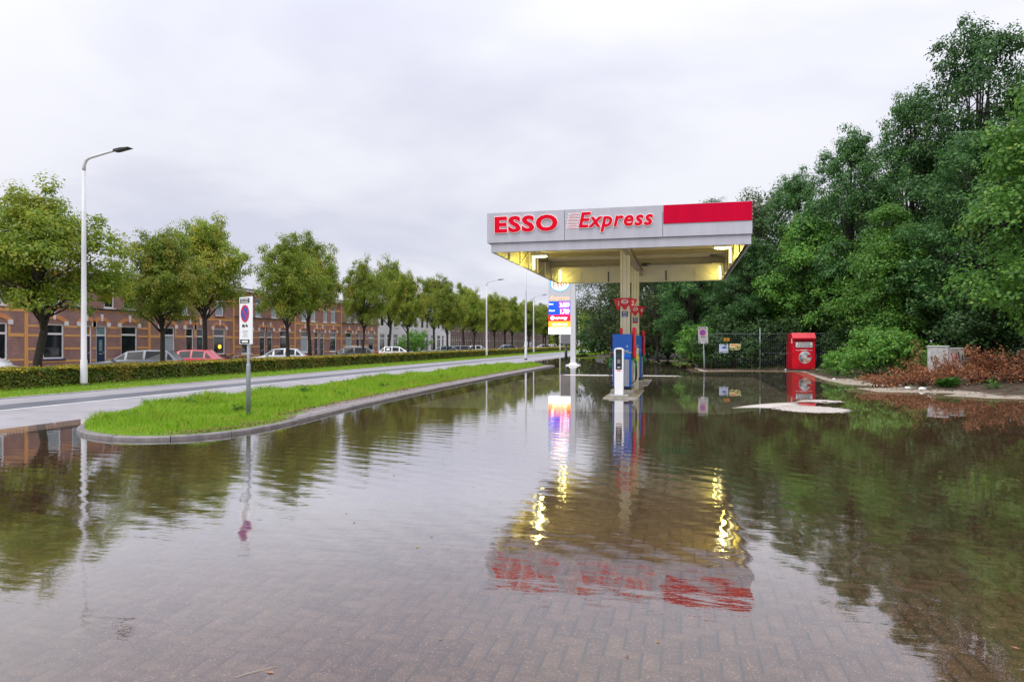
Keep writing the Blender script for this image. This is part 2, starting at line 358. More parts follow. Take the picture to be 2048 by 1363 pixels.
inview = (dd > 3.35) & (np.abs(xx) < 0.75 * dd - 0.05)
order = np.argsort(np.where(inview, dd, 1e6))[:300]
near = np.zeros(len(cells), bool); near[order] = True
zt = hp(cells[:, 0], cells[:, 1]) + rng.normal(0, 0.0012, len(cells))
tilt = rng.normal(0, 0.006, (len(cells), 2)); rot = rng.normal(0, 0.008, len(cells))
bmesh_shared = [np_mesh('brick', brick_verts(0.2, 0.1), BF, M_paver), np_mesh('brick', brick_verts(0.1, 0.2), BF, M_paver)]
for i in np.nonzero(near)[0]:
    o = link('brick', bmesh_shared[int(cells[i, 2])], pav, (cells[i, 0], cells[i, 1], zt[i]))
    o.rotation_euler = (tilt[i, 0], tilt[i, 1], rot[i])
far = np.nonzero(~near)[0]
bv = np.stack([brick_verts(0.2, 0.1), brick_verts(0.1, 0.2)])[cells[far, 2].astype(int)]
co_, si_ = np.cos(rot[far])[:, None], np.sin(rot[far])[:, None]
vx = bv[:, :, 0] * co_ - bv[:, :, 1] * si_; vy = bv[:, :, 0] * si_ + bv[:, :, 1] * co_
vz = bv[:, :, 2] + zt[far][:, None] + vx * tilt[far, 1][:, None] + vy * tilt[far, 0][:, None]
VV = np.stack([vx + cells[far, 0][:, None], vy + cells[far, 1][:, None], vz], -1).reshape(-1, 3)
FF = (np.arange(len(far))[:, None, None] * 8 + BF[None]).reshape(-1, 4)
tag(link('brick_field', np_mesh('brick_field', VV, FF, M_paver), pav), kind='stuff')
# concrete slab of the filling area, cast in bays
M_slab = mat('forecourt_concrete', (0.17, 0.155, 0.125), 0.4, var=0.25, scale=1.2, bump=0.12, bscale=50, spec=0.8)
def in_slab(x, y): return (x > SLAB[0]) & (x < SLAB[1]) & (y > SLAB[2]) & (y < SLAB[3]) & (y > 16.25 + (x - 0.9) * 1.13)
def slab_dry(m):
    t = m.node_tree; p = t.nodes['Principled BSDF']; src = p.inputs['Base Color'].links[0].from_socket
    g = t.nodes.new('ShaderNodeNewGeometry'); sz = t.nodes.new('ShaderNodeSeparateXYZ'); t.links.new(g.outputs['Position'], sz.inputs[0])
    a = t.nodes.new('ShaderNodeMapRange'); a.inputs[1].default_value = 0.0; a.inputs[2].default_value = 0.008; t.links.new(sz.outputs[2], a.inputs[0])
    x = t.nodes.new('ShaderNodeMix'); x.data_type = 'RGBA'; t.links.new(a.outputs[0], x.inputs[0]); t.links.new(src, x.inputs[6]); x.inputs[7].default_value = (0.56, 0.51, 0.47, 1); t.links.new(x.outputs[2], p.inputs['Base Color'])
slab_dry(M_slab)
xs = np.linspace(SLAB[0], SLAB[1], 5); ys = np.linspace(SLAB[2], SLAB[3], 7)
for i in range(4):
    for j in range(6):
        x0, x1, y0, y1 = xs[i] + .008, xs[i + 1] - .008, ys[j] + .008, ys[j + 1] - .008
        me = grid_mesh('concrete_bay', np.linspace(x0, x1, 26), np.linspace(y0, y1, 26), lambda x, y: hp(x, y) + 0.003, M_slab, keep=in_slab)
        link('concrete_bay', me, pav)
# drain grate and manhole under water
mh = empty('manhole_cover', (-5.12, 6.78, float(hp(-5.12, 6.78))), 0, 'round manhole cover under water in front of the grass verge', 'manhole')
r = MB(); n = 40
M_iron = mat('cast_iron', (0.055, 0.05, 0.045), 0.6, var=0.4, scale=12, bump=0.4, bscale=30)
M_lid = mat('manhole_concrete', (0.13, 0.105, 0.065), 0.8, var=0.3, scale=8, bump=0.3)
def ann(mb, ro, ri, z0, z1, n=40):
    vs = []
    for z in (z0, z1):
        for rr in (ro, ri): vs += [(rr * math.cos(2*math.pi*k/n), rr * math.sin(2*math.pi*k/n), z) for k in range(n)]
    fs = []
    for k in range(n):
        j = (k + 1) % n; fs += [(k, j, n+j, n+k), (2*n+k, 3*n+k, 3*n+j, 2*n+j), (k, 2*n+k, 2*n+j, j), (n+k, n+j, 3*n+j, 3*n+k)]
    mb.add(vs, fs)
ann(r, 0.45, 0.36, -0.03, 0.006); r.build('rim', M_iron, mh)
l = MB(); l.prism([(0.35 * math.cos(2*math.pi*k/n), 0.35 * math.sin(2*math.pi*k/n)) for k in range(n)], -0.03, 0.0, 'z'); l.build('lid', M_lid, mh)
gu = empty('drain_grate', (-0.05, 10.72, float(hp(-0.05, 10.72))), 0, 'dark rectangular drain grate under water in the paving', 'drain')
f_ = MB()
for x0, x1, y0, y1 in ((-.27, .27, -.22, -.18), (-.27, .27, .18, .22), (-.27, -.23, -.18, .18), (.23, .27, -.18, .18)): f_.box(x0, x1, y0, y1, -0.04, 0.004)
f_.build('frame', M_iron, gu)
for k in range(9): MB().box(-.21 + k * .05, -.185 + k * .05, -.178, .178, -0.03, 0.0).build('bar', M_iron, gu)
MB().box(-.23, .23, -.18, .18, -0.05, -0.031).build('sump', M_black, gu)

# ---- road, with its dark strip and lines
def asphalt(name, c, rough=0.45, v=0.15):
    return mat(name, c, rough, var=v, scale=1.4, bump=0.25, bscale=90, spec=0.55)
M_road = asphalt('road_asphalt', (0.27, 0.255, 0.27), 0.5); M_roaddark = asphalt('road_strip', (0.10, 0.105, 0.13), 0.4); M_line = mat('road_line', (0.62, 0.61, 0.6), 0.6, var=0.15, scale=3)
rd = MB(); Y0, Y1 = -40, 420
prof = [(-17.5, 0.09), (-15.5, 0.125), (-14.2, 0.125), (-12.55, 0.055), (-12.2, 0.0), (-11.75, -0.06)]
for (xa, za), (xb, zb) in zip(prof, prof[1:]):
    rd.add([(xa, Y0, za), (xb, Y0, zb), (xb, Y1, zb), (xa, Y1, za)], [(0, 1, 2, 3)])
road = tag(rd.build('road', M_road), kind='structure')
st = MB().add([(-15.45, Y0, 0.13), (-14.3, Y0, 0.13), (-14.3, Y1, 0.13), (-15.45, Y1, 0.13)], [(0, 1, 2, 3)])
st.build('dark_strip', M_roaddark, road)
MB().add([(-14.28, Y0, 0.1305), (-14.16, Y0, 0.1285), (-14.16, Y1, 0.1285), (-14.28, Y1, 0.1305)], [(0, 1, 2, 3)]).build('edge_line', M_line, road)
MB().box(-17.62, -17.5, Y0, Y1, -0.05, 0.115).build('kerb_strip', M_conc, road)

# ---- grass
M_soil = mat('soil', (0.060, 0.042, 0.026), 0.95, var=0.5, scale=3, bump=0.5, bscale=20)
M_grass = leaf_mat('grass', [(0.0, (0.14, 0.31, 0.015)), (0.4, (0.23, 0.46, 0.022)), (0.8, (0.36, 0.54, 0.035)), (1.0, (0.52, 0.45, 0.12))], trans=0.4, rough=0.45, nscale=0.9, patch=(0.34, 0.40, 0.05))
M_turf = mat('turf', (0.12, 0.20, 0.022), 0.95, var=0.4, scale=7, bump=0.6, bscale=30)
def blades(name, P, H, Wd, m, parent=None, lean=0.45):
    n = len(P); a = rng.uniform(0, 2 * np.pi, n); t = np.stack([np.cos(a), np.sin(a), 0 * a], -1)
    b = rng.uniform(0, 2 * np.pi, n); ln = np.abs(rng.normal(0, lean, n)) * H
    tip = P + np.stack([np.cos(b) * ln, np.sin(b) * ln, H], -1); mid = P + np.stack([np.cos(b) * ln * .3, np.sin(b) * ln * .3, H * .6], -1)
    w = (Wd / 2)[:, None]
    V = np.stack([P - t * w, P + t * w, mid + t * w * .75, tip, mid - t * w * .75], 1).reshape(-1, 3)
    F = np.arange(n)[:, None] * 5 + np.arange(5)[None]
    return link(name, np_mesh(name, V, F, m), parent)
def poly_in(px_, py_, poly):
    c = np.zeros(len(px_), bool); j = len(poly) - 1
    for i in range(len(poly)):
        xi, yi = poly[i]; xj, yj = poly[j]
        c ^= ((yi > py_) != (yj > py_)) & (px_ < (xj - xi) * (py_ - yi) / (yj - yi + 1e-12) + xi); j = i
    return c
# traffic island between road and forecourt; outline of the kerb's outer edge
kerb_pts = [(-12.15, 12.9), (-11.6, 11.6), (-11.0, 10.55), (-10.35, 9.85), (-9.6, 9.42), (-8.8, 9.28), (-8.1, 9.5), (-7.65, 10.0), (-7.42, 10.8), (-7.42, 12.0), (-7.55, 13.5), (-7.72, 15.5), (-7.88, 18.5), (-8.0, 22), (-8.08, 27), (-8.1, 34), (-8.1, 44.5)]
def resample(pts, step):
    P = [Vector((*p, 0)) for p in pts]
    # smooth a little
    Q = []
    for i in range(len(P) - 1):
        p0, p1, p2, p3 = P[max(i-1,0)], P[i], P[i+1], P[min(i+2,len(P)-1)]
        for k in range(12):
            t = k / 12; Q.append(0.5 * ((2*p1) + (p2-p0)*t + (2*p0-5*p1+4*p2-p3)*t*t + (3*p1-p0-3*p2+p3)*t**3))
    Q.append(P[-1]); out_ = [Q[0]]; acc = 0
    for a, b in zip(Q, Q[1:]):
        L = (b - a).length
        while acc + L >= step:
            t = (step - acc) / L; a = a.lerp(b, t); out_.append(a.copy()); L = (b - a).length; acc = 0
        acc += L
    out_.append(Q[-1]); return out_
KP = resample(kerb_pts, 0.2)
verge_poly = [(p.x, p.y) for p in KP] + [(-9.5, 45.6), (-12.3, 46.2), (-12.5, 30.0), (-12.5, 14.0)]
vm = MB(); poly_n = len(verge_poly)
def nrm(i):
    d = (KP[min(i+1, len(KP)-1)] - KP[max(i-1, 0)]).normalized(); return Vector((-d.y, d.x, 0))      # pointing into the island
inner = [KP[i] + nrm(i) * 0.13 for i in range(len(KP))]
isl = tag(empty('grass_verge', (0, 0, 0)), kind='structure')
top = [(p.x, p.y) for p in inner] + [(-9.5, 45.6), (-12.3, 46.2), (-12.52, 30.0), (-12.5, 14.0)]
import bmesh as _bm
from mathutils.geometry import tessellate_polygon
def flat(name, pts, z, m, parent=None):
    tri = tessellate_polygon([[Vector((*p, 0)) for p in pts]])
    o = MB().add([(*p, z) for p in pts], [tuple(t) for t in tri]).build(name, m, parent)
    return o
flat('turf', top, 0.058, M_turf, isl)
M_kerb = mat('kerb_concrete', (0.17, 0.15, 0.145), 0.35, var=0.3, scale=6, bump=0.4, bscale=50)
k = 0; idx = list(range(len(KP)))
while k < len(KP) - 1:
    e = min(k + 5, len(KP) - 1); mb = MB(); vs = []; fs = []
    for i in range(k, e + 1):
        nn = nrm(i); tdir = Vector((nn.y, -nn.x, 0)); sh = tdir * (0.006 if i == k else -0.006 if i == e else 0)
        o_ = KP[i] + sh; zt_ = 0.066 + 0.003 * math.sin(k * 1.7)
        for off, z in ((0, -0.12), (0.008, zt_ - 0.02), (0.028, zt_), (0.125, zt_), (0.125, -0.12)):
            q = o_ + nn * off; vs.append((q.x, q.y, z))
    m_ = e - k + 1
    for i in range(m_ - 1):
        for j in range(5): fs.append((i*5 + j, i*5 + (j+1) % 5, (i+1)*5 + (j+1) % 5, (i+1)*5 + j))
    fs += [(0, 1, 2, 3, 4), tuple((m_-1)*5 + j for j in (4, 3, 2, 1, 0))]
    mb.add(vs, fs).build('kerb_stone', M_kerb, isl); k = e
# row of paving tiles inside the kerb
M_tile = mat('edge_tile', (0.24, 0.205, 0.21), 0.5, var=0.3, scale=2.0, bump=0.3, bscale=50)
tm = np_mesh('edge_tile', brick_verts(0.3, 0.3, 0.006, 0.004, 0.04), BF, M_tile)
ti = 0
for i in range(0, len(KP), 1):
    p = KP[i]
    if p.y < 11.6 or p.x < -9: continue
    ti += 1
    if ti % 3: continue
    nn = nrm(i); ang = math.atan2(nn.y, nn.x)
    for row in range(2):
        if row == 1 and p.y < 13.5: continue
        step = 0.305
        q = p + nn * (0.13 + 0.155 + row * step)
        for half in (0, 1):
            q2 = q + Vector((-nn.y, nn.x, 0)) * -0.305 * half
            o = link('edge_tile', tm, isl, (q2.x, q2.y, 0.066 + random.uniform(-.003, .004))); o.rotation_euler = (random.gauss(0, .008), random.gauss(0, .008), ang)
tiles = [c for c in isl.children if c.name.startswith('edge_tile')]
tiles.sort(key=lambda o: o.location.y)
for o in tiles[220:]: bpy.data.objects.remove(o)
# blades
def kerb_x(y):
    yy = np.array([p[1] for p in kerb_pts[7:]]); xx_ = np.array([p[0] for p in kerb_pts[7:]]); return np.interp(y, yy, xx_)
P = []
n1_, n2_, n3_ = 60000, 45000, 26000
ptsx = np.concatenate([rng.uniform(-12.4, -7.4, n1_), rng.uniform(-12.4, -8, n2_), rng.uniform(-12.5, -8.2, n3_)])
ptsy = np.concatenate([rng.uniform(9.3, 16, n1_), rng.uniform(16, 27, n2_), rng.uniform(27, 45.5, n3_)])
inpoly = poly_in(ptsx, ptsy, top); band = np.where(ptsy > 12.2, 0.75, 0.16); kx = kerb_x(np.clip(ptsy, 10, 44))
edge = kx - ptsx
clump = 0.5 + 0.5 * np.sin(ptsx * 2.3 + 1.3 * np.sin(ptsy * 1.1)) * np.sin(ptsy * 1.7 + np.cos(ptsx * 1.9))
keepm = inpoly & ((ptsy < 10.8) | (edge > band + rng.normal(0, 0.1, len(ptsx)))) 
ptsx, ptsy, clump, edge = ptsx[keepm], ptsy[keepm], clump[keepm], edge[keepm]
hgt = (0.05 + 0.15 * clump ** 1.5) * rng.uniform(0.6, 1.3, len(ptsx)) * np.clip(0.35 + edge / 1.6, 0.35, 1.25)
hgt *= np.clip(0.4 + (ptsy - 9.3) / 2.5, 0.4, 1.0)
wid = 0.007 + 0.00045 * np.clip(ptsy - 9, 0, 40)
go = blades('grass', np.stack([ptsx, ptsy, np.full(len(ptsx), 0.058)], -1), hgt, wid, M_grass)
tag(go, 'bright green grass growing on the kerbed verge beside the road', 'grass', kind='stuff')
# broad-leaved weeds standing out of the verge grass
M_weed = leaf_mat('weed_leaf', [(0, (0.04, 0.13, 0.02)), (1, (0.09, 0.24, 0.03))], trans=0.3)
# fallen leaves and withered litter along the tiles
M_litter = leaf_mat('leaf_litter', [(0, (0.10, 0.045, 0.02)), (0.5, (0.20, 0.09, 0.04)), (1, (0.30, 0.20, 0.08))], trans=0.2)
def scatter_leaves(name, P, size, m, parent=None, flatness=0.25):
    n = len(P); a = rng.uniform(0, 2*np.pi, n); nrmv = np.stack([rng.normal(0, flatness, n), rng.normal(0, flatness, n), np.ones(n)], -1)
    V, F = leaf_quads(P, nrmv, size)
    return link(name, np_mesh(name, V, F, m), parent)
def leaf_quads(C, Nn, L, asp=0.62):
    Nn = Nn / (np.linalg.norm(Nn, axis=1, keepdims=True) + 1e-9)
    t = rng.normal(0, 1, Nn.shape); t -= Nn * (t * Nn).sum(1, keepdims=True); t /= (np.linalg.norm(t, axis=1, keepdims=True) + 1e-9)
    b = np.cross(Nn, t); L = np.asarray(L)[:, None]
    V = np.stack([C - t * L * .5, C + b * L * asp * .5 + Nn * L * .10 + t * L * .05, C + t * L * .5, C - b * L * asp * .5 + Nn * L * .10 + t * L * .05], 1).reshape(-1, 3)
    F = np.arange(len(C))[:, None] * 4 + np.arange(4)[None]
    return V, F
n = 5200; ly = 9.4 + 36 * rng.uniform(0, 1, n) ** 1.4; le = np.abs(rng.normal(0.0, 0.34, n)) + 0.14; le = np.where(ly > 12.5, 0.95 - le * .7, le)
lx = kerb_x(np.clip(ly, 10, 44)) - np.clip(le, 0.14, 2); good = poly_in(lx, ly, top)
lo = scatter_leaves('leaf_litter', np.stack([lx, ly, np.full(n, 0.08) + rng.uniform(0, .02, n)], -1)[good], rng.uniform(0.03, 0.065, good.sum()), M_litter)
tag(lo, 'brown fallen leaves strewn along the tiled kerb of the verge', 'leaves', kind='stuff')

# verge beneath the hedge
hv_ = MB(); hpf = [(-17.62, 0.10), (-19.4, 0.13), (-20.9, 0.12), (-22.0, GZ + .02)]
for (xa, za), (xb, zb) in zip(hpf, hpf[1:]): hv_.add([(xa, -30, za), (xb, -30, zb), (xb, 300, zb), (xa, 300, za)], [(0, 1, 2, 3)])
hvo = tag(hv_.build('hedge_verge', M_turf), kind='structure')
n = 46000; gy = 12 + 130 * rng.uniform(0, 1, n) ** 2.2; gx = rng.uniform(-19.9, -17.65, n)
b_ = blades('grass', np.stack([gx, gy, np.full(n, 0.10)], -1), rng.uniform(0.04, 0.10, n) * np.where(gx < -19.4, 1.5, 1), 0.012 + 0.0006 * (gy - 12), M_grass)
tag(b_, 'short green grass strip between the road and the hedge', 'grass', kind='stuff')
# far grass patch beyond the exit
fp = [(-12.5, 78), (-9.5, 80), (-9.0, 84), (-9.2, 140), (-12.5, 140)]
fpo = flat('far_verge', fp, 0.14, M_turf); tag(fpo, kind='structure')
n = 9000; gx = rng.uniform(-12.5, -9.2, n); gy = rng.uniform(78.5, 125, n); gi = poly_in(gx, gy, fp)
b_ = blades('grass', np.stack([gx, gy, np.full(n, 0.14)], -1)[gi], rng.uniform(0.1, 0.25, gi.sum()), np.full(gi.sum(), 0.05), M_grass)
tag(b_, 'far grass patch beyond the price sign at the station exit', 'grass', kind='stuff')

# ---- side street with the houses
M_side = brick_mat('side_street_clinker', (0.16, 0.10, 0.08), (0.20, 0.13, 0.10), (0.08, 0.07, 0.06), 'xy', 0.2, 0.1)
tag(MB().add([(-38.0, -30, GZ), (-21.9, -30, GZ), (-21.9, 330, GZ), (-38.0, 330, GZ)], [(0, 1, 2, 3)]).build('side_street', M_side), kind='structure')

# ---- land on the far side of the flood: banks, woodland floor
shore = [(60, 15.5), (24, 18.2), (14, 20.6), (9.6, 22.0), (8.5, 22.05), (7.5, 23.0), (8.2, 24.0), (6.0, 24.1), (5.75, 26.0), (7.4, 26.8), (6.0, 28.2), (6.05, 33.2), (6.3, 40.1), (3.2, 40.25), (1.2, 39.1), (0.7, 44), (1.0, 51.4), (-0.6, 60), (-3.0, 69.6), (-9.0, 77.5), (-12.4, 81), (-12.4, 130), (90, 130), (90, 15.5)]
def sdist(X, Y):
    x, y = X.ravel(), Y.ravel(); d = np.full(len(x), 1e9); q = shore
    for (ax, ay), (bx_, by_) in zip(q, q[1:] + q[:1]):
        ux, uy = bx_ - ax, by_ - ay; t = np.clip(((x - ax) * ux + (y - ay) * uy) / (ux * ux + uy * uy), 0, 1)
        d = np.minimum(d, np.hypot(x - ax - ux * t, y - ay - uy * t))
    return np.where(poly_in(x, y, q), d, -d).reshape(X.shape)
def bank_z(X, Y):
    s_ = sdist(X, Y); wob = 0.05 * np.sin(X * 2.1 + np.sin(Y * 1.3)) * np.cos(Y * 1.9) + 0.08 * np.sin(X * .7 + Y * .5)
    s_ = s_ + wob * 1.5
    return np.where(s_ < 0, np.clip(s_ * 0.12, -0.15, 0), np.where(s_ < 1.2, s_ * 0.035, 0.042 + (s_ - 1.2) * 0.09).clip(0, 0.6))
def bank_mat():
    m = bpy.data.materials.new('bank_soil'); m.use_nodes = True; t = m.node_tree; p = t.nodes['Principled BSDF']; p.inputs['Roughness'].default_value = 0.85
    g = t.nodes.new('ShaderNodeNewGeometry'); at = t.nodes.new('ShaderNodeAttribute'); at.attribute_name = 'sand'
    nz = t.nodes.new('ShaderNodeTexNoise'); nz.inputs['Scale'].default_value = 2.2; nz.inputs['Detail'].default_value = 7; t.links.new(g.outputs['Position'], nz.inputs['Vector'])
    rp = t.nodes.new('ShaderNodeValToRGB'); e = rp.color_ramp.elements; e.new(0.5)
    for i, (ps, c) in enumerate([(0.3, (0.022, 0.017, 0.010)), (0.5, (0.050, 0.032, 0.018)), (0.72, (0.10, 0.055, 0.030))]): e[i].position = ps; e[i].color = (*c, 1)
    t.links.new(nz.outputs['Fac'], rp.inputs[0])
    n2 = t.nodes.new('ShaderNodeTexNoise'); n2.inputs['Scale'].default_value = 26; n2.inputs['Detail'].default_value = 4; t.links.new(g.outputs['Position'], n2.inputs['Vector'])
    r2 = t.nodes.new('ShaderNodeValToRGB'); r2.color_ramp.elements[0].position = .3; r2.color_ramp.elements[0].color = (0.20, 0.165, 0.12, 1); r2.color_ramp.elements[1].position = .7; r2.color_ramp.elements[1].color = (0.40, 0.34, 0.27, 1)
    t.links.new(n2.outputs['Fac'], r2.inputs[0])
    ad = t.nodes.new('ShaderNodeMath'); ad.operation = 'ADD'; mu = t.nodes.new('ShaderNodeMath'); mu.operation = 'MULTIPLY_ADD'; mu.inputs[1].default_value = 1.2; mu.inputs[2].default_value = -0.6
    t.links.new(nz.outputs['Fac'], mu.inputs[0]); t.links.new(at.outputs['Fac'], ad.inputs[0]); t.links.new(mu.outputs[0], ad.inputs[1])
    sm = t.nodes.new('ShaderNodeMapRange'); sm.inputs[1].default_value = 0.35; sm.inputs[2].default_value = 0.6; t.links.new(ad.outputs[0], sm.inputs[0])
    mx = t.nodes.new('ShaderNodeMix'); mx.data_type = 'RGBA'; t.links.new(sm.outputs[0], mx.inputs[0]); t.links.new(rp.outputs[0], mx.inputs[6]); t.links.new(r2.outputs[0], mx.inputs[7])
    t.links.new(mx.outputs[2], p.inputs['Base Color'])
    bp = t.nodes.new('ShaderNodeBump'); bp.inputs['Strength'].default_value = 0.7; bp.inputs['Distance'].default_value = 0.03; t.links.new(n2.outputs['Fac'], bp.inputs['Height']); t.links.new(bp.outputs[0], p.inputs['Normal'])
    return m
M_bank = bank_mat()
bxs = np.concatenate([np.arange(-12.4, 0, 0.5), np.arange(0, 14, 0.14), np.arange(14, 60.1, 1.0)]); bys = np.concatenate([np.arange(15.5, 21, 0.5), np.arange(21, 42, 0.14), np.arange(42, 120.1, 1.0)])
bkm = grid_mesh('bank', bxs, bys, bank_z, M_bank, keep=lambda X, Y: sdist(X, Y) > -1.5)
XX, YY = np.meshgrid(bxs, bys); sd_ = sdist(XX, YY)
sand = np.where((XX > 5.2) & (YY < 32), np.clip(1.25 - sd_ * 0.75, 0, 1), np.clip(0.9 - sd_ * 1.6, 0, 0.8))
at = bkm.attributes.new('sand', 'FLOAT', 'POINT'); at.data.foreach_set('value', sand.ravel().astype(np.float32))
tag(link('bank', bkm), kind='structure')

# ---- flood water
def water_mat():
    m = bpy.data.materials.new('flood_water'); m.use_nodes = True; t = m.node_tree; t.nodes.clear(); nn = t.nodes.new; lk = t.links.new
    o = nn('ShaderNodeOutputMaterial'); mx = nn('ShaderNodeMixShader'); tr = nn('ShaderNodeBsdfTransparent'); gl = nn('ShaderNodeBsdfGlossy'); fr = nn('ShaderNodeFresnel')
    fr.inputs['IOR'].default_value = 1.34; gl.inputs['Roughness'].default_value = 0.006; gl.inputs['Color'].default_value = (0.97, 0.97, 1.0, 1)
    tr.inputs['Color'].default_value = (0.93, 0.87, 0.76, 1)
    g = nn('ShaderNodeNewGeometry')
    def mapped(loc=(0, 0, 0), rot=0, sc=(1, 1, 1)):
        mp = nn('ShaderNodeMapping'); mp.inputs['Location'].default_value = loc; mp.inputs['Rotation'].default_value = (0, 0, rot); mp.inputs['Scale'].default_value = sc
        lk(g.outputs['Position'], mp.inputs['Vector']); return mp.outputs[0]
    def mth(op, a, b=None, c=None):
        q = nn('ShaderNodeMath'); q.operation = op
        for i, v in enumerate((a, b, c)):
            if v is None: continue
            if isinstance(v, (int, float)): q.inputs[i].default_value = v
            else: lk(v, q.inputs[i])
        return q.outputs[0]
    a = nn('ShaderNodeTexNoise'); a.inputs['Scale'].default_value = 1.0; a.inputs['Detail'].default_value = 3; a.inputs['Roughness'].default_value = 0.5; lk(mapped(rot=R(-38), sc=(0.8, 3.2, 1)), a.inputs['Vector'])
    b = nn('ShaderNodeTexNoise'); b.inputs['Scale'].default_value = 1.0; b.inputs['Detail'].default_value = 4; b.inputs['Roughness'].default_value = 0.55; lk(mapped(rot=R(20), sc=(4.5, 9, 1)), b.inputs['Vector'])
    w = nn('ShaderNodeTexWave'); w.wave_type = 'RINGS'; w.rings_direction = 'SPHERICAL'; w.inputs['Scale'].default_value = 1.15; w.inputs['Distortion'].default_value = 1.6; w.inputs['Detail'].default_value = 2; w.inputs['Detail Scale'].default_value = 0.8
    lk(mapped(loc=(7.5, 0.5, 0)), w.inputs['Vector'])
    # the breeze ruffles the open middle; near the trees it is calm
    sp = nn('ShaderNodeSeparateXYZ'); lk(g.outputs['Position'], sp.inputs[0])
    dx = mth('MULTIPLY', mth('ADD', sp.outputs[0], 2.6), 0.20); dy = mth('MULTIPLY', mth('SUBTRACT', sp.outputs[1], 7.5), 0.145)
    r2 = mth('ADD', mth('MULTIPLY', dx, dx), mth('MULTIPLY', dy, dy)); amp = mth('EXPONENT' if False else 'POWER', 2.718, mth('MULTIPLY', r2, -1.0))
    amp2 = mth('ADD', mth('MULTIPLY', amp, 0.95), 0.05)
    hsum = mth('ADD', mth('MULTIPLY', mth('SUBTRACT', a.outputs['Fac'], 0.5), 1.0), mth('MULTIPLY', mth('SUBTRACT', b.outputs['Fac'], 0.5), 0.42))
    hsum = mth('ADD', hsum, mth('MULTIPLY', mth('SUBTRACT', w.outputs['Fac'], 0.5), 0.22))
    hh = mth('MULTIPLY', hsum, amp2)
    bp = nn('ShaderNodeBump'); bp.inputs['Strength'].default_value = 1.0; bp.inputs['Distance'].default_value = 0.0042; lk(hh, bp.inputs['Height'])
    lk(bp.outputs[0], gl.inputs['Normal']); lk(bp.outputs[0], fr.inputs['Normal'])
    lk(mth('MINIMUM', mth('MULTIPLY', fr.outputs[0], 2.45), 0.68), mx.inputs[0]); df = nn('ShaderNodeBsdfDiffuse'); df.inputs['Color'].default_value = (0.15, 0.10, 0.055, 1); sm = nn('ShaderNodeMixShader'); sm.inputs[0].default_value = 0.05; lk(tr.outputs[0], sm.inputs[1]); lk(df.outputs[0], sm.inputs[2]); lk(sm.outputs[0], mx.inputs[1]); lk(gl.outputs[0], mx.inputs[2]); lk(mx.outputs[0], o.inputs[0])
    return m
tag(link('water', np_mesh('water', [(-12.9, -8, 0), (60, -8, 0), (60, 96, 0), (-12.9, 96, 0)], [(0, 1, 2, 3)], water_mat())), kind='structure')
# ================================================================== filling station
# ---- canopy
CX0, CX1, CY0, CY1 = -5.33, 1.79, 18.60, 29.45
ca = empty('station_canopy', (-1.75, 24.0, 0), 0, 'grey filling station canopy lettered ESSO Express with a red end panel', 'canopy')
def cb(name, m, *boxes, parent=ca, bev=None):
    mb = MB()
    for b in boxes: (mb.bbox(*b, b=bev) if bev else mb.box(*b))
    return mb.build(name, m, parent, world=True)
FZ0, FZ1, FZ2 = 4.40, 5.25, 4.14
# fascia panels: seam at 2.2 m from the left, as on the photograph
ff = cb('front_fascia', M_grey_fascia, (CX0, -3.115, CY0, CY0 + .12, FZ0, FZ1), bev=0.006)
cb('front_fascia', M_grey_fascia, (-3.105, -0.475, CY0, CY0 + .12, FZ0, FZ1), bev=0.006)
cb('front_fascia', M_grey_fascia, (-0.465, CX1, CY0, CY0 + .12, FZ0, FZ1), bev=0.006)
M_redpanel = mat('red_fascia_panel', (0.55, 0.0, 0.03), 0.55, var=0.08, scale=4, streak=True, spec=0.08)
cb('red_panel', M_redpanel, (-0.455, CX1 - .004, CY0 - .022, CY0 - .002, 4.745, FZ1 - .012), bev=0.004)
cb('left_fascia', M_grey_fascia, (CX0, CX0 + .12, CY0 + .125, CY1, FZ0, FZ1), bev=0.006)
cb('right_fascia', M_grey_fascia, (CX1 - .12, CX1, CY0 + .125, CY1, FZ0, FZ1), bev=0.006)
cb('back_fascia', M_grey_fascia, (CX0 + .125, CX1 - .125, CY1 - .12, CY1, FZ0, FZ1), bev=0.006)
# lower band, set back
i_ = 0.10
cb('lower_band', M_grey_fascia, (CX0 + i_, CX1 - .02, CY0 + .06, CY0 + .11, FZ2, FZ0 - .004), bev=0.005)
cb('lower_band', M_grey_fascia, (CX0 + i_, CX0 + i_ + .04, CY0 + .115, CY1 - .02, FZ2, FZ0 - .004), bev=0.005)
cb('lower_band', M_grey_fascia, (CX1 - .06, CX1 - .02, CY0 + .115, CY1 - .02, FZ2, FZ0 - .004), bev=0.005)
cb('lower_band', M_cream, (CX0 + i_ + .05, CX1 - .07, CY1 - .07, CY1 - .02, FZ2, FZ0 - .004), bev=0.005)
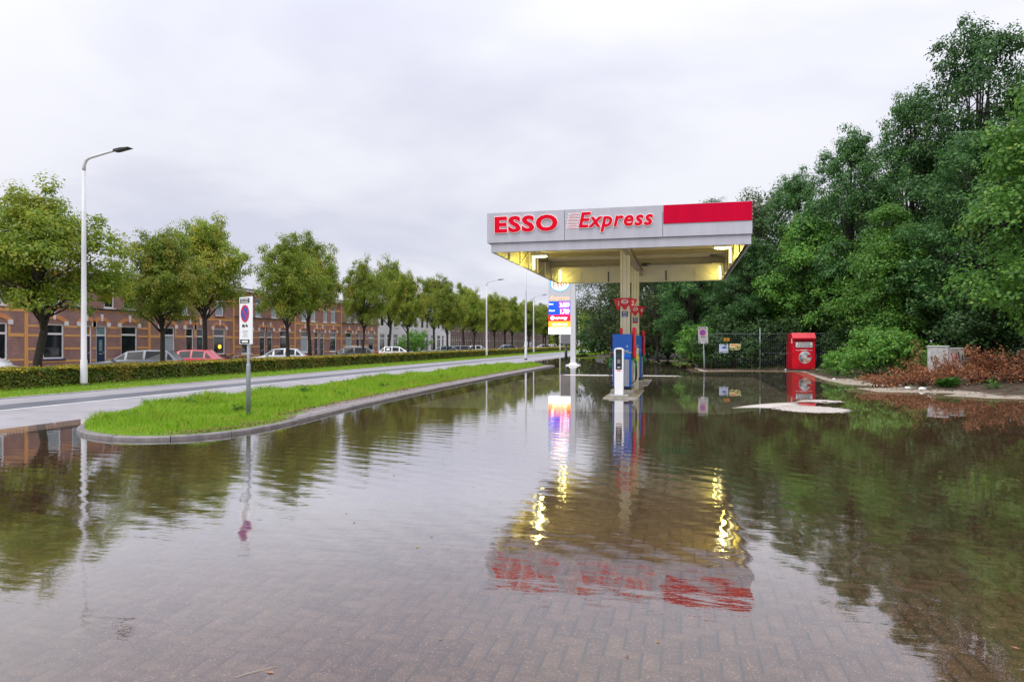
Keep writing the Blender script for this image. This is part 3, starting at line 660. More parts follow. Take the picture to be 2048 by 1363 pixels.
# inner lining of the fascia (cream sheet) and its frames
lin = mat('lining_sheet', (0.42, 0.38, 0.26), .5, var=.15, scale=2)
cb('inner_lining', lin, (CX0 + .145, CX0 + .155, CY0 + .13, CY1 - .16, FZ2 + .02, 4.86))
cb('inner_lining', lin, (CX1 - .155, CX1 - .145, CY0 + .13, CY1 - .16, FZ2 + .02, 4.86))
cb('inner_lining', M_cream, (CX0 + .16, CX1 - .16, CY1 - .15, CY1 - .14, FZ2 + .02, 4.86))
cb('inner_lining', lin, (CX0 + .16, CX1 - .16, CY0 + .135, CY0 + .145, FZ2 + .02, 4.86))
for k in range(8):
    y = CY0 + .5 + k * 1.42
    for x in (CX0 + .157, CX1 - .197): cb('frame_upright', M_cream, (x, x + .04, y, y + .05, FZ2 + .03, 4.84))
for x0_, d_ in ((CX0 + .16, 1), (CX1 - .16, -1)):
    for k in range(4):
        ya = CY0 + .6 + k * 2.84
        MB().tube([(x0_ + d_ * .05, ya, FZ2 + .06), (x0_ + d_ * .05, ya + 1.3, 4.8)], 0.018, 6).build('diagonal_brace', M_cream, ca, world=True)
for k in range(5):
    x = CX0 + 1.1 + k * 1.2
    cb('frame_upright', M_dark if k % 2 else M_cream, (x, x + .05, CY1 - .19, CY1 - .152, FZ2 + .03, 4.6))
for a, b in (((-5.1, 4.2), (-4.5, 4.62)), ((1.55, 4.2), (0.95, 4.62))):
    MB().tube([(a[0], CY1 - .2, a[1]), (b[0], CY1 - .2, b[1])], 0.016, 6).build('diagonal_brace', M_cream, ca, world=True)
# roof sheeting: trapezoidal profile, running across, as geometry
M_sheet = mat('roof_sheet', (0.58, 0.50, 0.32), 0.5, var=0.10, scale=2)
vs = []; fs = []; y = CY0 + .17; zs = [(0, 4.88), (.12, 4.88), (.15, 4.93), (.27, 4.93), (.30, 4.88)]; prof_ = []
while y < CY1 - .4:
    prof_ += [(y + a, z) for a, z in zs[:-1]]; y += .30
prof_.append((y, 4.88))
for (yy_, z) in prof_: vs += [(CX0 + .16, yy_, z), (CX1 - .16, yy_, z)]
for k in range(len(prof_) - 1): fs.append((2*k, 2*k + 1, 2*k + 3, 2*k + 2))
MB().add(vs, fs).build('roof_sheet', M_sheet, ca, world=True)
cb('roof_top', M_dark, (CX0 + .13, CX1 - .13, CY0 + .13, CY1 - .13, 5.02, 5.08))
def ibeam(mb, x0, x1, y, z0, z1, w=.11, ax='x'):
    for (wa, za, zb) in ((w, z0, z0 + .02), (.012, z0 + .02, z1 - .02), (w, z1 - .02, z1)):
        if ax == 'x': mb.box(x0, x1, y - wa, y + wa, za, zb)
        else: mb.box(y - wa, y + wa, x0, x1, za, zb)
M_beam = mat('beam_paint', (0.36, 0.31, 0.20), 0.5, var=0.1, scale=3)
for y in (19.6, 22.4, 25.0, 27.5):
    mb = MB(); ibeam(mb, CX0 + .17, CX1 - .17, y, 4.64 if y in (22.4, 27.5) else 4.74, 4.875); mb.build('cross_beam', M_beam, ca, world=True)
for x in (-1.63,):
    mb = MB(); ibeam(mb, CY0 + .17, CY1 - .17, x, 4.40, 4.635, .09, 'y'); mb.build('spine_beam', M_beam, ca, world=True)
for y in (22.4, 27.5):
    c_ = cb('column', M_cream, (-1.90, -1.61, y - .145, y + .145, -0.03, 4.62), bev=0.012)
    for x in (-1.825, -1.695): cb('groove', M_beam, (x - .006, x + .006, y - .1475, y - .1452, 0.3, 4.55), parent=c_)
MB().tube([(-1.66, 27.35, 4.52), (-1.66, 27.28, 4.48)], 0.04, 10).build('security_camera', M_black, ca, world=True)
# cable bundles hung from the beam ends
for (x, y, s_) in ((-4.95, 25.0, 1), (1.2, 25.0, 2), (-1.3, 27.3, 3)):
    rr = random.Random(s_); pts = [(x + rr.uniform(-.25, .25), y + rr.uniform(-.1, .1), 4.66 + rr.uniform(-.08, .06)) for _ in range(9)]
    MB().tube(pts, 0.014, 5).build('cable', M_dark, ca, world=True)
# lettering
M_esso = mat('letters_red', (0.62, 0.0, 0.018), 0.5, var=0.03, spec=0.1, emit=(0.95, 0.0, 0.015), estr=0.10)
M_halo = mat('letters_white_edge', (0.85, 0.85, 0.85), 0.4, var=0.02, emit=(1, 0.97, 0.93), estr=0.22)
rel = ca.location; lz = -rel.z
def ctext(s_, x0, x1, z0, z1, shear, bold, nm):
    ref = []
    for (nm2, m_, bo, y_, dep) in ((nm, M_esso, bold, CY0 - .019, .03), (nm + '_edge', M_halo, bold + .022, CY0 - .001, .018)):
        text(nm2, s_, m_, ca, (x0 + x1) / 2 - rel.x, (z0 + z1) / 2, (z1 - z0), (x1 - x0), y_ - rel.y, dep, bo, shear, ref=ref, space=1.12)
ctext('ESSO', -5.10, -3.30, 4.70, 5.11, 0, 0.042, 'lettering')
ctext('Express', -2.72, -0.72, 4.74, 5.14, 0.22, 0.026, 'lettering')
for k in range(6):
    z = 4.735 + k * .075
    sx_ = -3.06 + k * .012
    cb('stripe_edge', M_halo, (sx_, sx_ + .30, CY0 - .012, CY0 - .002, z - .019, z + .019)); cb('stripe', M_esso, (sx_ + .015, sx_ + .285, CY0 - .018, CY0 - .0125, z - .007, z + .007))
# lamps: two floodlights and six tubes behind the fascia
M_lamp = mat('lamp_glow', (1, 1, 0.8), 0.4, var=0.01, emit=(1.0, 0.93, 0.50), estr=3.5)
M_tube = mat('tube_glow', (1, 1, 0.8), 0.4, var=0.01, emit=(1.0, 0.95, 0.52), estr=1.8)
def point(name, loc, e, r=0.08, parent=ca):
    l = bpy.data.lights.new(name, 'POINT'); l.energy = e; l.color = (1.0, 0.84, 0.16); l.shadow_soft_size = r
    o = bpy.data.objects.new(name, l); COL.objects.link(o); o.parent = parent; o.location = Vector(loc) - parent.location; return o
for (x, y) in ((-4.54, 22.2), (1.22, 21.5)):
    h = MB().bbox(x - .28, x + .28, y - .18, y + .18, 4.45, 4.54, b=.02).build('floodlight', M_alu, ca, world=True)
    n = 20; e_ = MB().prism([(x + .24 * math.cos(2*math.pi*k/n), y + .15 * math.sin(2*math.pi*k/n)) for k in range(n)], 4.42, 4.448, 'z').build('lens', M_lamp, h); e_.data.transform(Matrix.Translation((1.75, -24, 0)))
    MB().tube([(x, y, 4.54), (x, y, 4.88)], .02, 8).build('stem', M_alu, ca, world=True)
    point('floodlight_glow', (x, y, 4.30), 62, .06)
for (x, y) in ((CX0 + .22, 19.0), (CX0 + .22, 23.9), (CX0 + .24, CY1 - .26), (CX1 - .22, 19.0), (CX1 - .22, 23.4), (CX1 - .24, CY1 - .26)):
    MB().tube([(x, y, FZ2 + .05), (x, y, 4.72)], 0.045, 10).build('lamp_tube', M_tube, ca, world=True)
    sx_ = .22 if x < -1.7 else -.22
    point('tube_glow', (x + sx_, y + (.25 if y < 25 else -.25), 4.38), 7, .04)

# ---- pump islands
M_isl = mat('island_concrete', (0.26, 0.22, 0.16), 0.85, var=0.3, scale=7, bump=0.4, bscale=60)
def island(y0, y1, lab):
    o = empty('pump_island', (-1.68, (y0 + y1) / 2, 0), 0, lab, 'kerb island')
    MB().bbox(-2.15, -1.19, y0, y1, -0.06, 0.030, b=.012).build('edge_frame', M_conc, o, world=True)
    MB().box(-2.11, -1.23, y0 + .04, y1 - .04, 0.0, 0.036).build('top', M_isl, o, world=True)
    return o
island(19.45, 23.1, 'low concrete island under the nearer blue fuel pump'); island(25.6, 29.3, 'low concrete island under the farther blue fuel pump')
M_green = mat('nozzle_green', (0.0, 0.22, 0.06), 0.4, var=0.1); M_hose = mat('hose_rubber', (0.01, 0.01, 0.011), 0.5, var=0.2)
M_screen = mat('screen_glass', (0.02, 0.05, 0.09), 0.1, var=0.2, spec=0.8); M_cyan = mat('screen_blue', (0.08, 0.32, 0.62), 0.25, var=0.3, scale=6)
M_rib = mat('ribbed_alu', (0.40, 0.41, 0.43), 0.45, 0.4, var=0.08, scale=3)
def pump(yc, lab):
    p = empty('fuel_pump', (-1.73, yc, 0.0), 0, lab, 'fuel pump')
    def b(name, m, *bs, parent=p, bev=.008):
        mb = MB()
        for q in bs: mb.bbox(*q, b=bev)
        return mb.build(name, m, parent)
    b('plinth', M_conc, (-.34, .34, -.42, .42, .036, .16)); b('base', M_black, (-.25, .25, -.36, .36, .165, .24))
    lo = b('lower_cabinet', M_blue, (-.28, .28, -.40, .40, .245, 1.12))
    for k in range(9): b('rib', M_rib, (-.205 + k * .0465, -.168 + k * .0465, -.414, -.402, .27, 1.08), parent=lo, bev=.004)
    for s_ in (-1, 1):
        for k in range(10):
            x0, x1 = sorted((s_ * .282, s_ * .294)); b('rib', M_rib, (x0, x1, -.33 + k * .068, -.28 + k * .068, .27, 1.06), parent=lo, bev=.003)
    b('middle_band', M_bluelt, (-.265, .265, -.385, .385, 1.124, 1.27))
    b('trim', M_alu, (-.285, .285, -.405, .405, 1.274, 1.30), bev=.004)
    up = b('upper_cabinet', M_blue, (-.29, .29, -.37, .37, 1.304, 1.845))
    b('hose_mast', M_red, (-.14, -.05, .405, .52, .9, 2.05), bev=.03)
    for s_ in (1,):
        x0, x1 = sorted((s_ * .293, s_ * .385)); 
        h = b('side_housing', M_red, (x0, x1, -.20, .20, 1.10, 2.06), bev=.035)
        x0, x1 = sorted((s_ * .386, s_ * .394)); b('display', M_cyan, (x0, x1, -.16, .16, 1.50, 1.83), parent=h, bev=.002)
        b('keypad', M_screen, (x0, x1, -.14, .14, 1.34, 1.44), parent=h, bev=.002)
    # front lettering bars
    b('label', M_text_white, (-.20, -.03, -.3745, -.3715, 1.335, 1.35), (.04, .20, -.3745, -.3715, 1.335, 1.35), bev=.0005)
    text('lettering', '2', M_text_white, p, .15, 1.48, .05, y=-.3715, depth=.003, bold=.03)
    for s_ in (-1, 1):
        for yo in (-.26, .22):
            nz = MB().tube([(s_ * .31, yo, 1.12), (s_ * .36, yo, 1.06), (s_ * .385, yo + .02, .98)], [.022, .03, .022], 8).build('nozzle', M_green, p, True)
            MB().tube([(s_ * .385, yo + .02, .99), (s_ * .395, yo + .02, .90), (s_ * .39, yo + .02, .80)], .019, 8).build('grip', M_green, nz, True)
            MB().tube([(s_ * .31, yo + .03, 1.13), (s_ * .345, yo + .03, 1.16), (s_ * .35, yo + .04, 1.10)], .012, 6).build('holster', M_black, nz, True)
            MB().tube([(s_ * .39, yo + .02, .80), (s_ * .40, yo + .01, .62), (s_ * .385, yo - .02, .46), (s_ * .33, yo - .06, .38), (s_ * .275, yo - .08, .36)], .016, 8).build('hose', M_hose, p, True)
    return p
pump(21.25, 'nearer blue fuel pump with green nozzles behind the white payment terminal'); pump(26.65, 'farther blue fuel pump half hidden behind the first one')
# ---- payment terminal
t_ = empty('payment_terminal', (-1.74, 19.98, 0.092), 0, 'white payment terminal post with black screen before the nearer pump', 'terminal')
bd = MB(); pr = [(-.12, 0), (.12, 0), (.135, 1.28)] + [(.135 * math.cos(a), 1.28 + .075 * math.sin(a)) for a in [math.pi * k / 8 for k in range(1, 8)]] + [(-.135, 1.28)]
bd.prism(pr, -.13, .13, 'y'); bd.build('housing', M_white, t_)
MB().bbox(-.28, .28, -.22, .22, -.055, -.004, b=.008).build('foot_plate', M_alu, t_)
sc_ = MB().bbox(-.088, .088, -.140, -.131, .72, 1.30, b=.004).build('screen_panel', M_black, t_)
MB().bbox(-.05, .05, -.146, -.141, 1.06, 1.16, b=.002).build('display', M_screen, sc_)
for i in range(3):
    for j in range(4): MB().bbox(-.042 + i * .03, -.02 + i * .03, -.147, -.141, .90 + j * .03, .92 + j * .03, b=.002).build('key', M_alu, sc_)
MB().bbox(-.045, .045, -.146, -.141, .76, .80, b=.002).build('card_slot', M_alu, sc_)
MB().box(-.05, .05, -.134, -.1315, .675, .70).build('text_bar', M_red, t_)
# ---- towel posts beside the pumps, cream with yellow notice
M_yellow = mat('notice_yellow', (0.72, 0.66, 0.05), 0.5, var=0.2, scale=20)
M_paper = mat('paper_white', (0.75, 0.75, 0.68), 0.8, var=0.15, scale=12)
for (x, y, lab) in ((-1.43, 22.85, 'slim cream service post with yellow notice beside the nearer pump'),):
    o = empty('service_post', (x, y, 0.04), 0, lab, 'post')
    MB().bbox(-.07, .07, -.06, .06, -.005, 1.38, b=.01).build('post', M_cream, o)
    MB().bbox(-.075, .085, -.09, -.062, .93, 1.16, b=.004).build('notice', M_yellow, o)
    MB().tube([(-.02, 0, 1.36), (-.02, -.02, 1.43), (-.05, -.05, 1.46)], .03, 8).build('cap', M_paper, o)
    MB().tube([(-.12, -.05, .12), (-.13, -.06, .24), (-.10, -.05, .36), (-.09, -.06, .48)], [.05, .085, .06, .03], 8).build('paper_roll', M_paper, o, True)
# ---- red number flags and notices on the columns
M_redflag = mat('flag_red', (0.55, 0.0, 0.015), 0.4, var=0.08)
M_notice = mat('notice_blue', (0.01, 0.08, 0.34), 0.45, var=0.15, scale=15); M_noticedark = mat('notice_dark', (0.06, 0.08, 0.11), 0.45, var=0.2)
for (y, a_, b_, lab) in ((22.4, '1', '2', 'red triangular pump number flags with 2 on the nearer column'), (27.5, '3', '4', 'red triangular pump number flags with 4 on the farther column')):
    o = empty('number_flag', (-1.755, y - .145, 3.02), 0, lab, 'sign')
    tri = [(-.26, 0), (.26, 0), (.03, -.38), (-.03, -.38)]
    f0 = MB().prism(tri, -.075, -.06, 'y').build('front_plate', M_redflag, o)
    MB().ring(.115, .085, -.079, -.0755, 1, .62, (0, -.115)).build('oval', M_text_white, f0)
    text('lettering', 'Esso', M_text_white, f0, 0, -.115, .055, y=-.0755, depth=.004, bold=.02)
    for s_, tx in ((-1, a_), (1, b_)):
        ang = s_ * R(42); co, si = math.cos(ang), math.sin(ang)
        me = MB().prism([(-.22, 0), (.22, 0), (.03, -.38), (-.03, -.38)], -.01, .005, 'y').mesh('side_plate', M_redflag)
        pl = link('side_plate', me, o, (s_ * .215, .06, -.015)); pl.rotation_euler = (0, 0, ang)
        text('lettering', tx, M_text_white, pl, .03, -.14, .15, y=-.0105, depth=.004, bold=.02)
    MB().bbox(-.12, .12, -.058, -.004, -.20, -.12, b=.004).build('bracket', M_dark, o)
    n_ = empty('pump_notice', (-1.755, y - .147, 2.42), 0, 'blue and dark price notice stuck on the %s column' % ('nearer' if y < 25 else 'farther'), 'notice')
    MB().bbox(-.10, .10, -.012, 0, .085, .17, b=.002).build('upper_field', M_noticedark, n_); MB().bbox(-.10, .10, -.012, 0, 0, .081, b=.002).build('lower_field', M_notice, n_)
    if y > 25: MB().bbox(-.10, .10, -.012, 0, -.07, -.004, b=.002).build('red_field', M_redflag, n_)
    for z in (.125, .04): MB().bbox(-.06, .06, -.0145, -.0125, z - .01, z + .01, b=.0005).build('text_bar', M_text_white, n_)

# ---- price sign
pt = empty('price_sign', (-7.2, 46.6, 0), 0, 'tall lit price sign on a pale post at the end of the verge', 'price sign')
def pb(name, m, x0, x1, z0, z1, y0=-.13, y1=.13, parent=pt, bev=.01): return MB().bbox(x0, x1, y0, y1, z0, z1, b=bev).build(name, m, parent)
M_totem = mat('sign_grey', (0.62, 0.61, 0.64), 0.45, var=0.04)
pb('post', M_totem, -.17, .18, -.03, 6.32, -.15, .15); pb('foot', M_white, -.45, .48, -.05, .06, -.4, .4)
MB().prism([(-.32, .06), (.32, .06), (.19, .20), (-.18, .20)], -.16, .16, 'y').build('gusset', M_white, pt)
pb('upper_board', M_totem, -1.70, -.18, 4.405, 6.32, -.12, .12)
def glow(name, c, s_): return mat(name, c, 0.4, var=0.02, emit=c, estr=s_)
G_white = glow('lit_white', (1, 1, 1), 1.5); G_blue = glow('lit_blue', (0.005, 0.07, 0.75), 0.9); G_red = glow('lit_red', (0.9, 0.0, 0.03), 0.9); G_orange = glow('lit_orange', (1.0, 0.42, 0.03), 1.0)
G_mag = glow('lit_magenta', (0.55, 0.02, 0.62), 0.8); G_digit = glow('lit_digit', (1.0, 0.95, 0.8), 1.6); G_or2 = glow('lit_letter_orange', (1.0, 0.42, 0.25), 1.1); G_ring = glow('lit_ring', (0.02, 0.32, 0.75), 0.8); G_redl = glow('lit_letter_red', (1.0, 0.15, 0.05), 1.0)
rows = [('price_row', G_blue, 3.945, 4.395), ('price_row', G_blue, 3.495, 3.935), ('advert_row', G_red, 3.055, 3.485), ('advert_row', G_orange, 2.635, 3.045), ('blank_row', G_white, 2.15, 2.625)]
ro = [pb(nm, m_, -1.70, -.18, z0, z1, -.11, .11) for nm, m_, z0, z1 in rows]
for k, (lab, dg) in enumerate((('Euro', '2.059'), ('Diesel', '1.789'))):
    z0, z1 = rows[k][2], rows[k][3]; zc_ = (z0 + z1) / 2
    pb('digit_field', G_mag, -.98 + .06 * k, -.20, z0 + .02, z1 - .02, -.125, -.111, ro[k], .004)
    text('lettering', lab, G_white, ro[k], -1.66, zc_ + .07, .11, y=-.111, depth=.006, bold=.02, align='LEFT')
    text('price_digits', dg, G_digit, ro[k], -.58 + .03 * k, zc_, .30, .68 - .06 * k, y=-.1255, depth=.008, bold=.035)
text('lettering', 'synergy', G_white, ro[2], -.80, 3.29, .17, .85, y=-.111, depth=.006, bold=.03)
MB().disc(.14, -.119, -.111, c=(-1.42, 3.27)).build('roundel', G_white, ro[2])
text('lettering', 'extras', G_digit, ro[3], -.92, 2.85, .19, 1.05, y=-.111, depth=.006, bold=.03)
ov = MB().disc(1, -.135, -.1205, .70, .54, (-.90, 5.63), 40).build('oval', G_white, pt)
MB().ring(1, .88, -.142, -.1355, .70, .54, (-.90, 5.63), 40).build('oval_ring', G_ring, ov)
text('lettering', 'Esso', G_redl, ov, -.90, 5.61, .40, 1.0, y=-.1355, depth=.007, bold=.03)
text('lettering', 'Express', G_or2, pt, -.90, 4.66, .24, 1.35, y=-.1205, depth=.01, bold=.02, shear=.2)
# ================================================================== street furniture
M_signblue = mat('sign_blue', (0.03, 0.06, 0.36), 0.4, var=0.05); M_signred = mat('sign_ring_red', (0.62, 0.0, 0.03), 0.4, var=0.05)
M_signwhite = mat('sign_white', (0.82, 0.82, 0.84), 0.4, var=0.03); M_sleeve = mat('sleeve_zinc', (0.28, 0.31, 0.33), 0.55, 0.4, var=0.15, scale=25)
M_greytext = mat('lettering_grey', (0.35, 0.35, 0.38), 0.6, var=0.1)
def tow_sign(loc, rz, top, lab, lean=(0, 0), sc=1.0, bm_=None):
    o = empty('no_parking_sign', loc, rz, lab, 'sign'); o.rotation_euler = (lean[0], lean[1], rz)
    MB().tube([(0, .05, -.1), (0, .05, top - .04)], .030, 12).build('pole', M_silver, o, True)
    MB().tube([(0, .05, -.1), (0, .05, 1.05), (0, .05, 1.08)], [.043, .043, .034], 12).build('sleeve', M_sleeve, o, True)
    bw, bh = .27, .96 * sc; z0 = top - bh
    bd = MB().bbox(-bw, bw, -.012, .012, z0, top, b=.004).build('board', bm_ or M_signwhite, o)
    MB().box(-bw + .04, bw - .1, -.0155, -.0125, top - .125, top - .025).build('header', M_text_black, bd)
    text('lettering', 'EIGEN TERREIN', M_text_white, bd, -.03, top - .052, .030, .32, y=-.0158, depth=.002, bold=.01)
    for k in range(7): MB().box(-.185 + k * .045, -.15 + k * .045, -.0178, -.0158, top - .11, top - .09).build('text_bar', M_text_white, bd)
    zc_ = top - .335
    d1 = MB().disc(.175, -.0175, -.0125, c=(-.02, zc_), n=36).build('disc', M_signblue, bd)
    MB().ring(.175, .138, -.0215, -.0178, 1, 1, (-.02, zc_), 36).build('red_ring', M_signred, bd)
    co, si = math.cos(R(-45)), math.sin(R(-45)); w_, l_ = .018, .146
    MB().prism([(-.02 + a * co - b * si, zc_ + a * si + b * co) for a, b in ((-l_, -w_), (l_, -w_), (l_, w_), (-l_, w_))], -.0205, -.0178, 'y').build('red_bar', M_signred, bd)
    # tow-away pictogram: truck, hook, car
    zt_ = top - .60; pic = MB()
    pic.box(-.14, -.06, -.015, -.0125, zt_, zt_ + .045); pic.box(-.058, -.01, -.015, -.0125, zt_, zt_ + .02)
    pic.prism([(.0, zt_ + .01), (.03, zt_ + .05), (.10, zt_ + .02), (.10, zt_ - .005), (.02, zt_ + .0)], -.015, -.0125, 'y')
    for xw in (-.12, -.075, -.03, .07): pic.disc(.014, -.0156, -.0125, c=(xw, zt_ - .008), n=12)
    pic.build('pictogram', M_text_black, bd)
    for k, (xa, xb) in enumerate(((-.13, .10), (-.13, .10), (-.09, .07), (-.10, .08), (-.13, .10))):
        MB().box(xa, xb, -.0145, -.0125, top - .69 - k * .03, top - .68 - k * .03).build('text_bar', M_greytext, bd)
    MB().box(-bw + .04, bw - .1, -.0155, -.0125, z0 + .015, z0 + .095).build('footer', M_text_black, bd)
    MB().box(-bw + .12, bw - .16, -.0175, -.0158, z0 + .035, z0 + .075).build('text_bar', M_text_white, bd)
    for zc2 in (top - .2, z0 + .2): MB().box(-.06, .06, .0125, .09, zc2 - .015, zc2 + .015).build('clamp', M_silver, o)
    return o
tow_sign((-8.60, 12.20, 0.08), R(-28.7), 2.44, 'no parking tow-away sign on grey pole in the near grass verge')
tow_sign((1.30, 40.35, 0.0), R(-10), 2.48, 'small far no parking sign on leaning pole before the dark shrubs', (0, R(-2.2)), bm_=mat('sign_white_shaded', (0.36, 0.34, 0.35), .6, var=.2, scale=6))  # white board painted grey: shade of the overhanging leaves put into its colour
# ---- lamp posts
def lamp(loc, H, arm, lab, rz=0.0, grp='tall grey street lamps along the road'):
    o = empty('street_lamp', loc, rz, lab, 'street lamp', grp)
    MB().tube([(0, 0, -.1), (0, 0, .02), (0, 0, .9), (0, 0, .92), (0, 0, H * .6), (0, 0, H - .45)], [.115, .115, .105, .09, .075, .055], 14).build('pole', M_pole, o, True)
    MB().tube([(0, 0, H - .46), (.02, 0, H - .25), (.10, 0, H - .10), (.25, 0, H - .03), (arm * .6, 0, H + .07), (arm, 0, H + .16)], [.055, .053, .05, .045, .04, .036], 10).build('arm', M_pole, o, True)
    h = MB().prism([(arm - .08, H + .10), (arm + .06, H + .105), (arm + .55, H + .185), (arm + .53, H + .205), (arm + .10, H + .19), (arm - .06, H + .17)], -.11, .11, 'y').build('lamp_head', M_dark, o)
    MB().bbox(arm + .10, arm + .28, -.06, .06, H + .192, H + .225, b=.01).build('sensor_cap', M_dark, h)
    MB().tube([(0, 0, -.1), (0, 0, .12)], .125, 14).build('foot_ring', M_dark, o, True)
    return o
for (x, y, H, lab) in ((-19.62, 18.95, 7.75, 'tall pale street lamp at far left in front of the hedge'), (-19.6, 68.2, 7.8, 'slim street lamp beside the hedge left of the mast'), (-13.0, 57.5, 8.9, 'tall lamp mast on the verge behind the canopy corner'),
                       (-19.6, 91.5, 7.8, 'slim distant street lamp just right of the mast'), (-19.6, 112.5, 7.8, 'distant street lamp seen below the price sign panel'), (-19.6, 134.5, 7.8, 'distant street lamp right of the price sign post')):
    lamp((x, y, 0.1), H, 1.35, lab)
# ---- grey box on a pole and dark cabinet at the exit
M_boxgrey = mat('cabinet_grey', (0.20, 0.19, 0.20), 0.5, var=0.15)
o = empty('pole_sign', (-10.8, 65.4, 0.08), 0, 'grey sign box on a dark pole behind the price sign', 'sign')
MB().tube([(0, 0, -.1), (0, 0, .8), (0, 0, .82), (0, 0, 1.2)], [.14, .14, .11, .11], 12).build('pole', M_dark, o, True); MB().bbox(-.62, .55, -.14, .14, 1.35, 3.6, b=.03).build('box', M_boxgrey, o); MB().box(-.60, -.5, -.155, -.142, 1.4, 3.55).build('edge_trim', M_white, o); MB().box(-.1, .1, -.1, .1, 1.2, 1.349).build('neck', M_dark, o)
o = empty('cabinet', (-10.9, 96.0, 0.14), 0, 'dark upright panel in the far grass before the woodland', 'cabinet')
MB().bbox(-.75, .55, -.2, .2, .2, 1.55, b=.03).build('panel', M_boxgrey, o)
for x in (-.6, .4): MB().box(x - .05, x + .05, -.05, .05, -.2, .199).build('leg', M_dark, o)
# ---- clothing bank
cbk = empty('clothes_bank', (6.62, 41.75, 0.03), R(-3), 'red clothing collection container standing at the water edge', 'container')
cbk.rotation_euler = (0, 0, R(8))
M_cred = mat('container_red', (0.62, 0.005, 0.02), 0.35, var=0.12, scale=3, coat=0.2); M_credd = mat('container_dark', (0.20, 0.0, 0.01), 0.5, var=0.2)
w = .62
body = MB(); body.prism([(-.58, .06), (-.58, 1.70), (-.42, 2.06), (.50, 2.06), (.58, 1.90), (.58, .06)], -w, w, 'x'); body.build('body', M_cred, cbk)
# hood over the chute
MB().prism([(-.585, 1.74), (-.66, 1.72), (-.68, 1.80), (-.43, 2.10), (-.30, 2.10), (-.30, 2.063), (-.43, 2.063)], -w - .015, w + .015, 'x').build('hood', M_cred, cbk)
fl = MB().bbox(-.50, .50, -.60, -.583, 1.25, 1.70, b=.006).build('flap', M_credd, cbk)
MB().box(-.44, .46, -.606, -.601, 1.28, 1.56).build('label_plate', M_white, fl)
text('lettering', 'KLEDING', M_text_black, fl, .01, 1.485, .085, .66, y=-.607, depth=.004, bold=.03); text('lettering', 'SCHOENEN', M_text_black, fl, .01, 1.355, .085, .80, y=-.607, depth=.004, bold=.03)
MB().bbox(-.55, -.50, -.64, -.583, .9, 1.66, b=.01).build('corner_post', M_cred, cbk)
dr = MB().bbox(-.54, .55, -.592, -.583, .14, 1.20, b=.004).build('door', M_cred, cbk)
MB().box(-.45, .45, -.596, -.593, 1.105, 1.12).build('text_bar', M_text_white, dr); MB().box(-.18, .18, -.596, -.593, 1.13, 1.15).build('text_bar', M_text_white, dr)
M_pic = mat('round_print', (0.30, 0.33, 0.42), 0.45, var=0.9, scale=4.0, col2=(0.85, 0.84, 0.86))
dc = MB().disc(.34, -.598, -.593, c=(.06, .72), n=40).build('round_print', M_pic, dr)
MB().prism([(.15, .73), (.30, .70), (.40, .76), (.38, .86), (.30, .88), (.18, .80)], -.6005, -.5983, 'y').build('red_heart', M_cred, dc)
MB().prism([(-.05, .48), (.22, .42), (.32, .55), (.18, .66), (.0, .60)], -.6002, -.5983, 'y').build('warm_patch', mat('print_skin', (0.55, 0.32, 0.20), .5, var=.3, scale=9), dc)
MB().box(-w - .004, -w - .001, -.55, -.40, 1.5, 1.78).build('side_notice', M_white, cbk); MB().box(-.60, .60, -.55, .55, -.06, .058).build('plinth', M_dark, cbk)
# ---- mesh fence with notices
fe = empty('mesh_fence', (4.4, 41.6, 0.1), 0, 'thin grey wire fence in the shade of the trees', 'fence')
for x in (4.42, 9.6): MB().tube([(x, 41.6 + (x - 4.4) * .02, -.1), (x, 41.6 + (x - 4.4) * .02, 2.42)], .026, 10).build('post', M_sleeve, fe, True, world=True)
for z in (1.0, 2.1): MB().tube([(1.9, 41.58, z), (4.42, 41.56, z - .01), (9.6, 41.66, z)], .006 if z > 2 else .003, 5).build('wire', M_sleeve, fe, world=True)
wm = MB()
for k in range(77): wm.tube([(1.95 + k * .1, 41.61 + (k * .1 - 2.4) * .02, .2), (1.95 + k * .1, 41.61 + (k * .1 - 2.4) * .02, 2.1)], .0022, 3, False)
tag(wm.build('mesh_wires', M_sleeve, fe, world=True), kind='stuff')
def board(name, x0, x1, z0, z1, m, lab, tilt=0):
    o = empty(name, ((x0 + x1) / 2, 41.50, (z0 + z1) / 2), R(4), lab, 'notice'); a, b = (x1 - x0) / 2, (z1 - z0) / 2
    o.rotation_euler = (0, tilt, R(4)); MB().bbox(-a, a, -.012, .012, -b, b, b=.003).build('board', m, o); return o, a, b
M_bnot = mat('notice_pale_blue', (0.50, 0.55, 0.72), 0.5, var=0.08)
o, a, b = board('notice_board', 2.16, 2.67, .97, 1.49, M_bnot, 'square pale blue notice board on the fence with small picture')
MB().prism([(-.12, .02), (-.06, .10), (.08, .11), (.16, .04), (.06, -.02)], -.016, -.0125, 'y').build('picture', M_signblue, o)
for k in range(4): MB().box(-.18, .18, -.015, -.0125, -.10 - k * .035, -.092 - k * .035).build('text_bar', M_greytext, o)
o, a, b = board('notice_board', 2.74, 3.36, 1.15, 1.50, mat('notice_pale_yellow', (0.70, 0.62, 0.28), .5, var=.12), 'yellow rectangular notice board on the fence', R(2))
MB().box(-.26, .12, -.015, -.0125, .06, .12).build('text_bar', M_cred, o); MB().box(-.28, -.02, -.015, -.0125, -.12, -.05).build('text_bar', M_text_black, o); MB().disc(.03, -.015, -.0125, c=(.25, .02), n=10).build('symbol', M_text_black, o)
o, a, b = board('notice_board', 2.42, 2.74, 1.67, 1.83, mat('notice_orange', (0.55, 0.20, 0.01), .5, var=.12), 'small orange notice high on the fence')
MB().box(-.10, .10, -.015, -.0125, -.02, .02).build('text_bar', M_text_black, o)
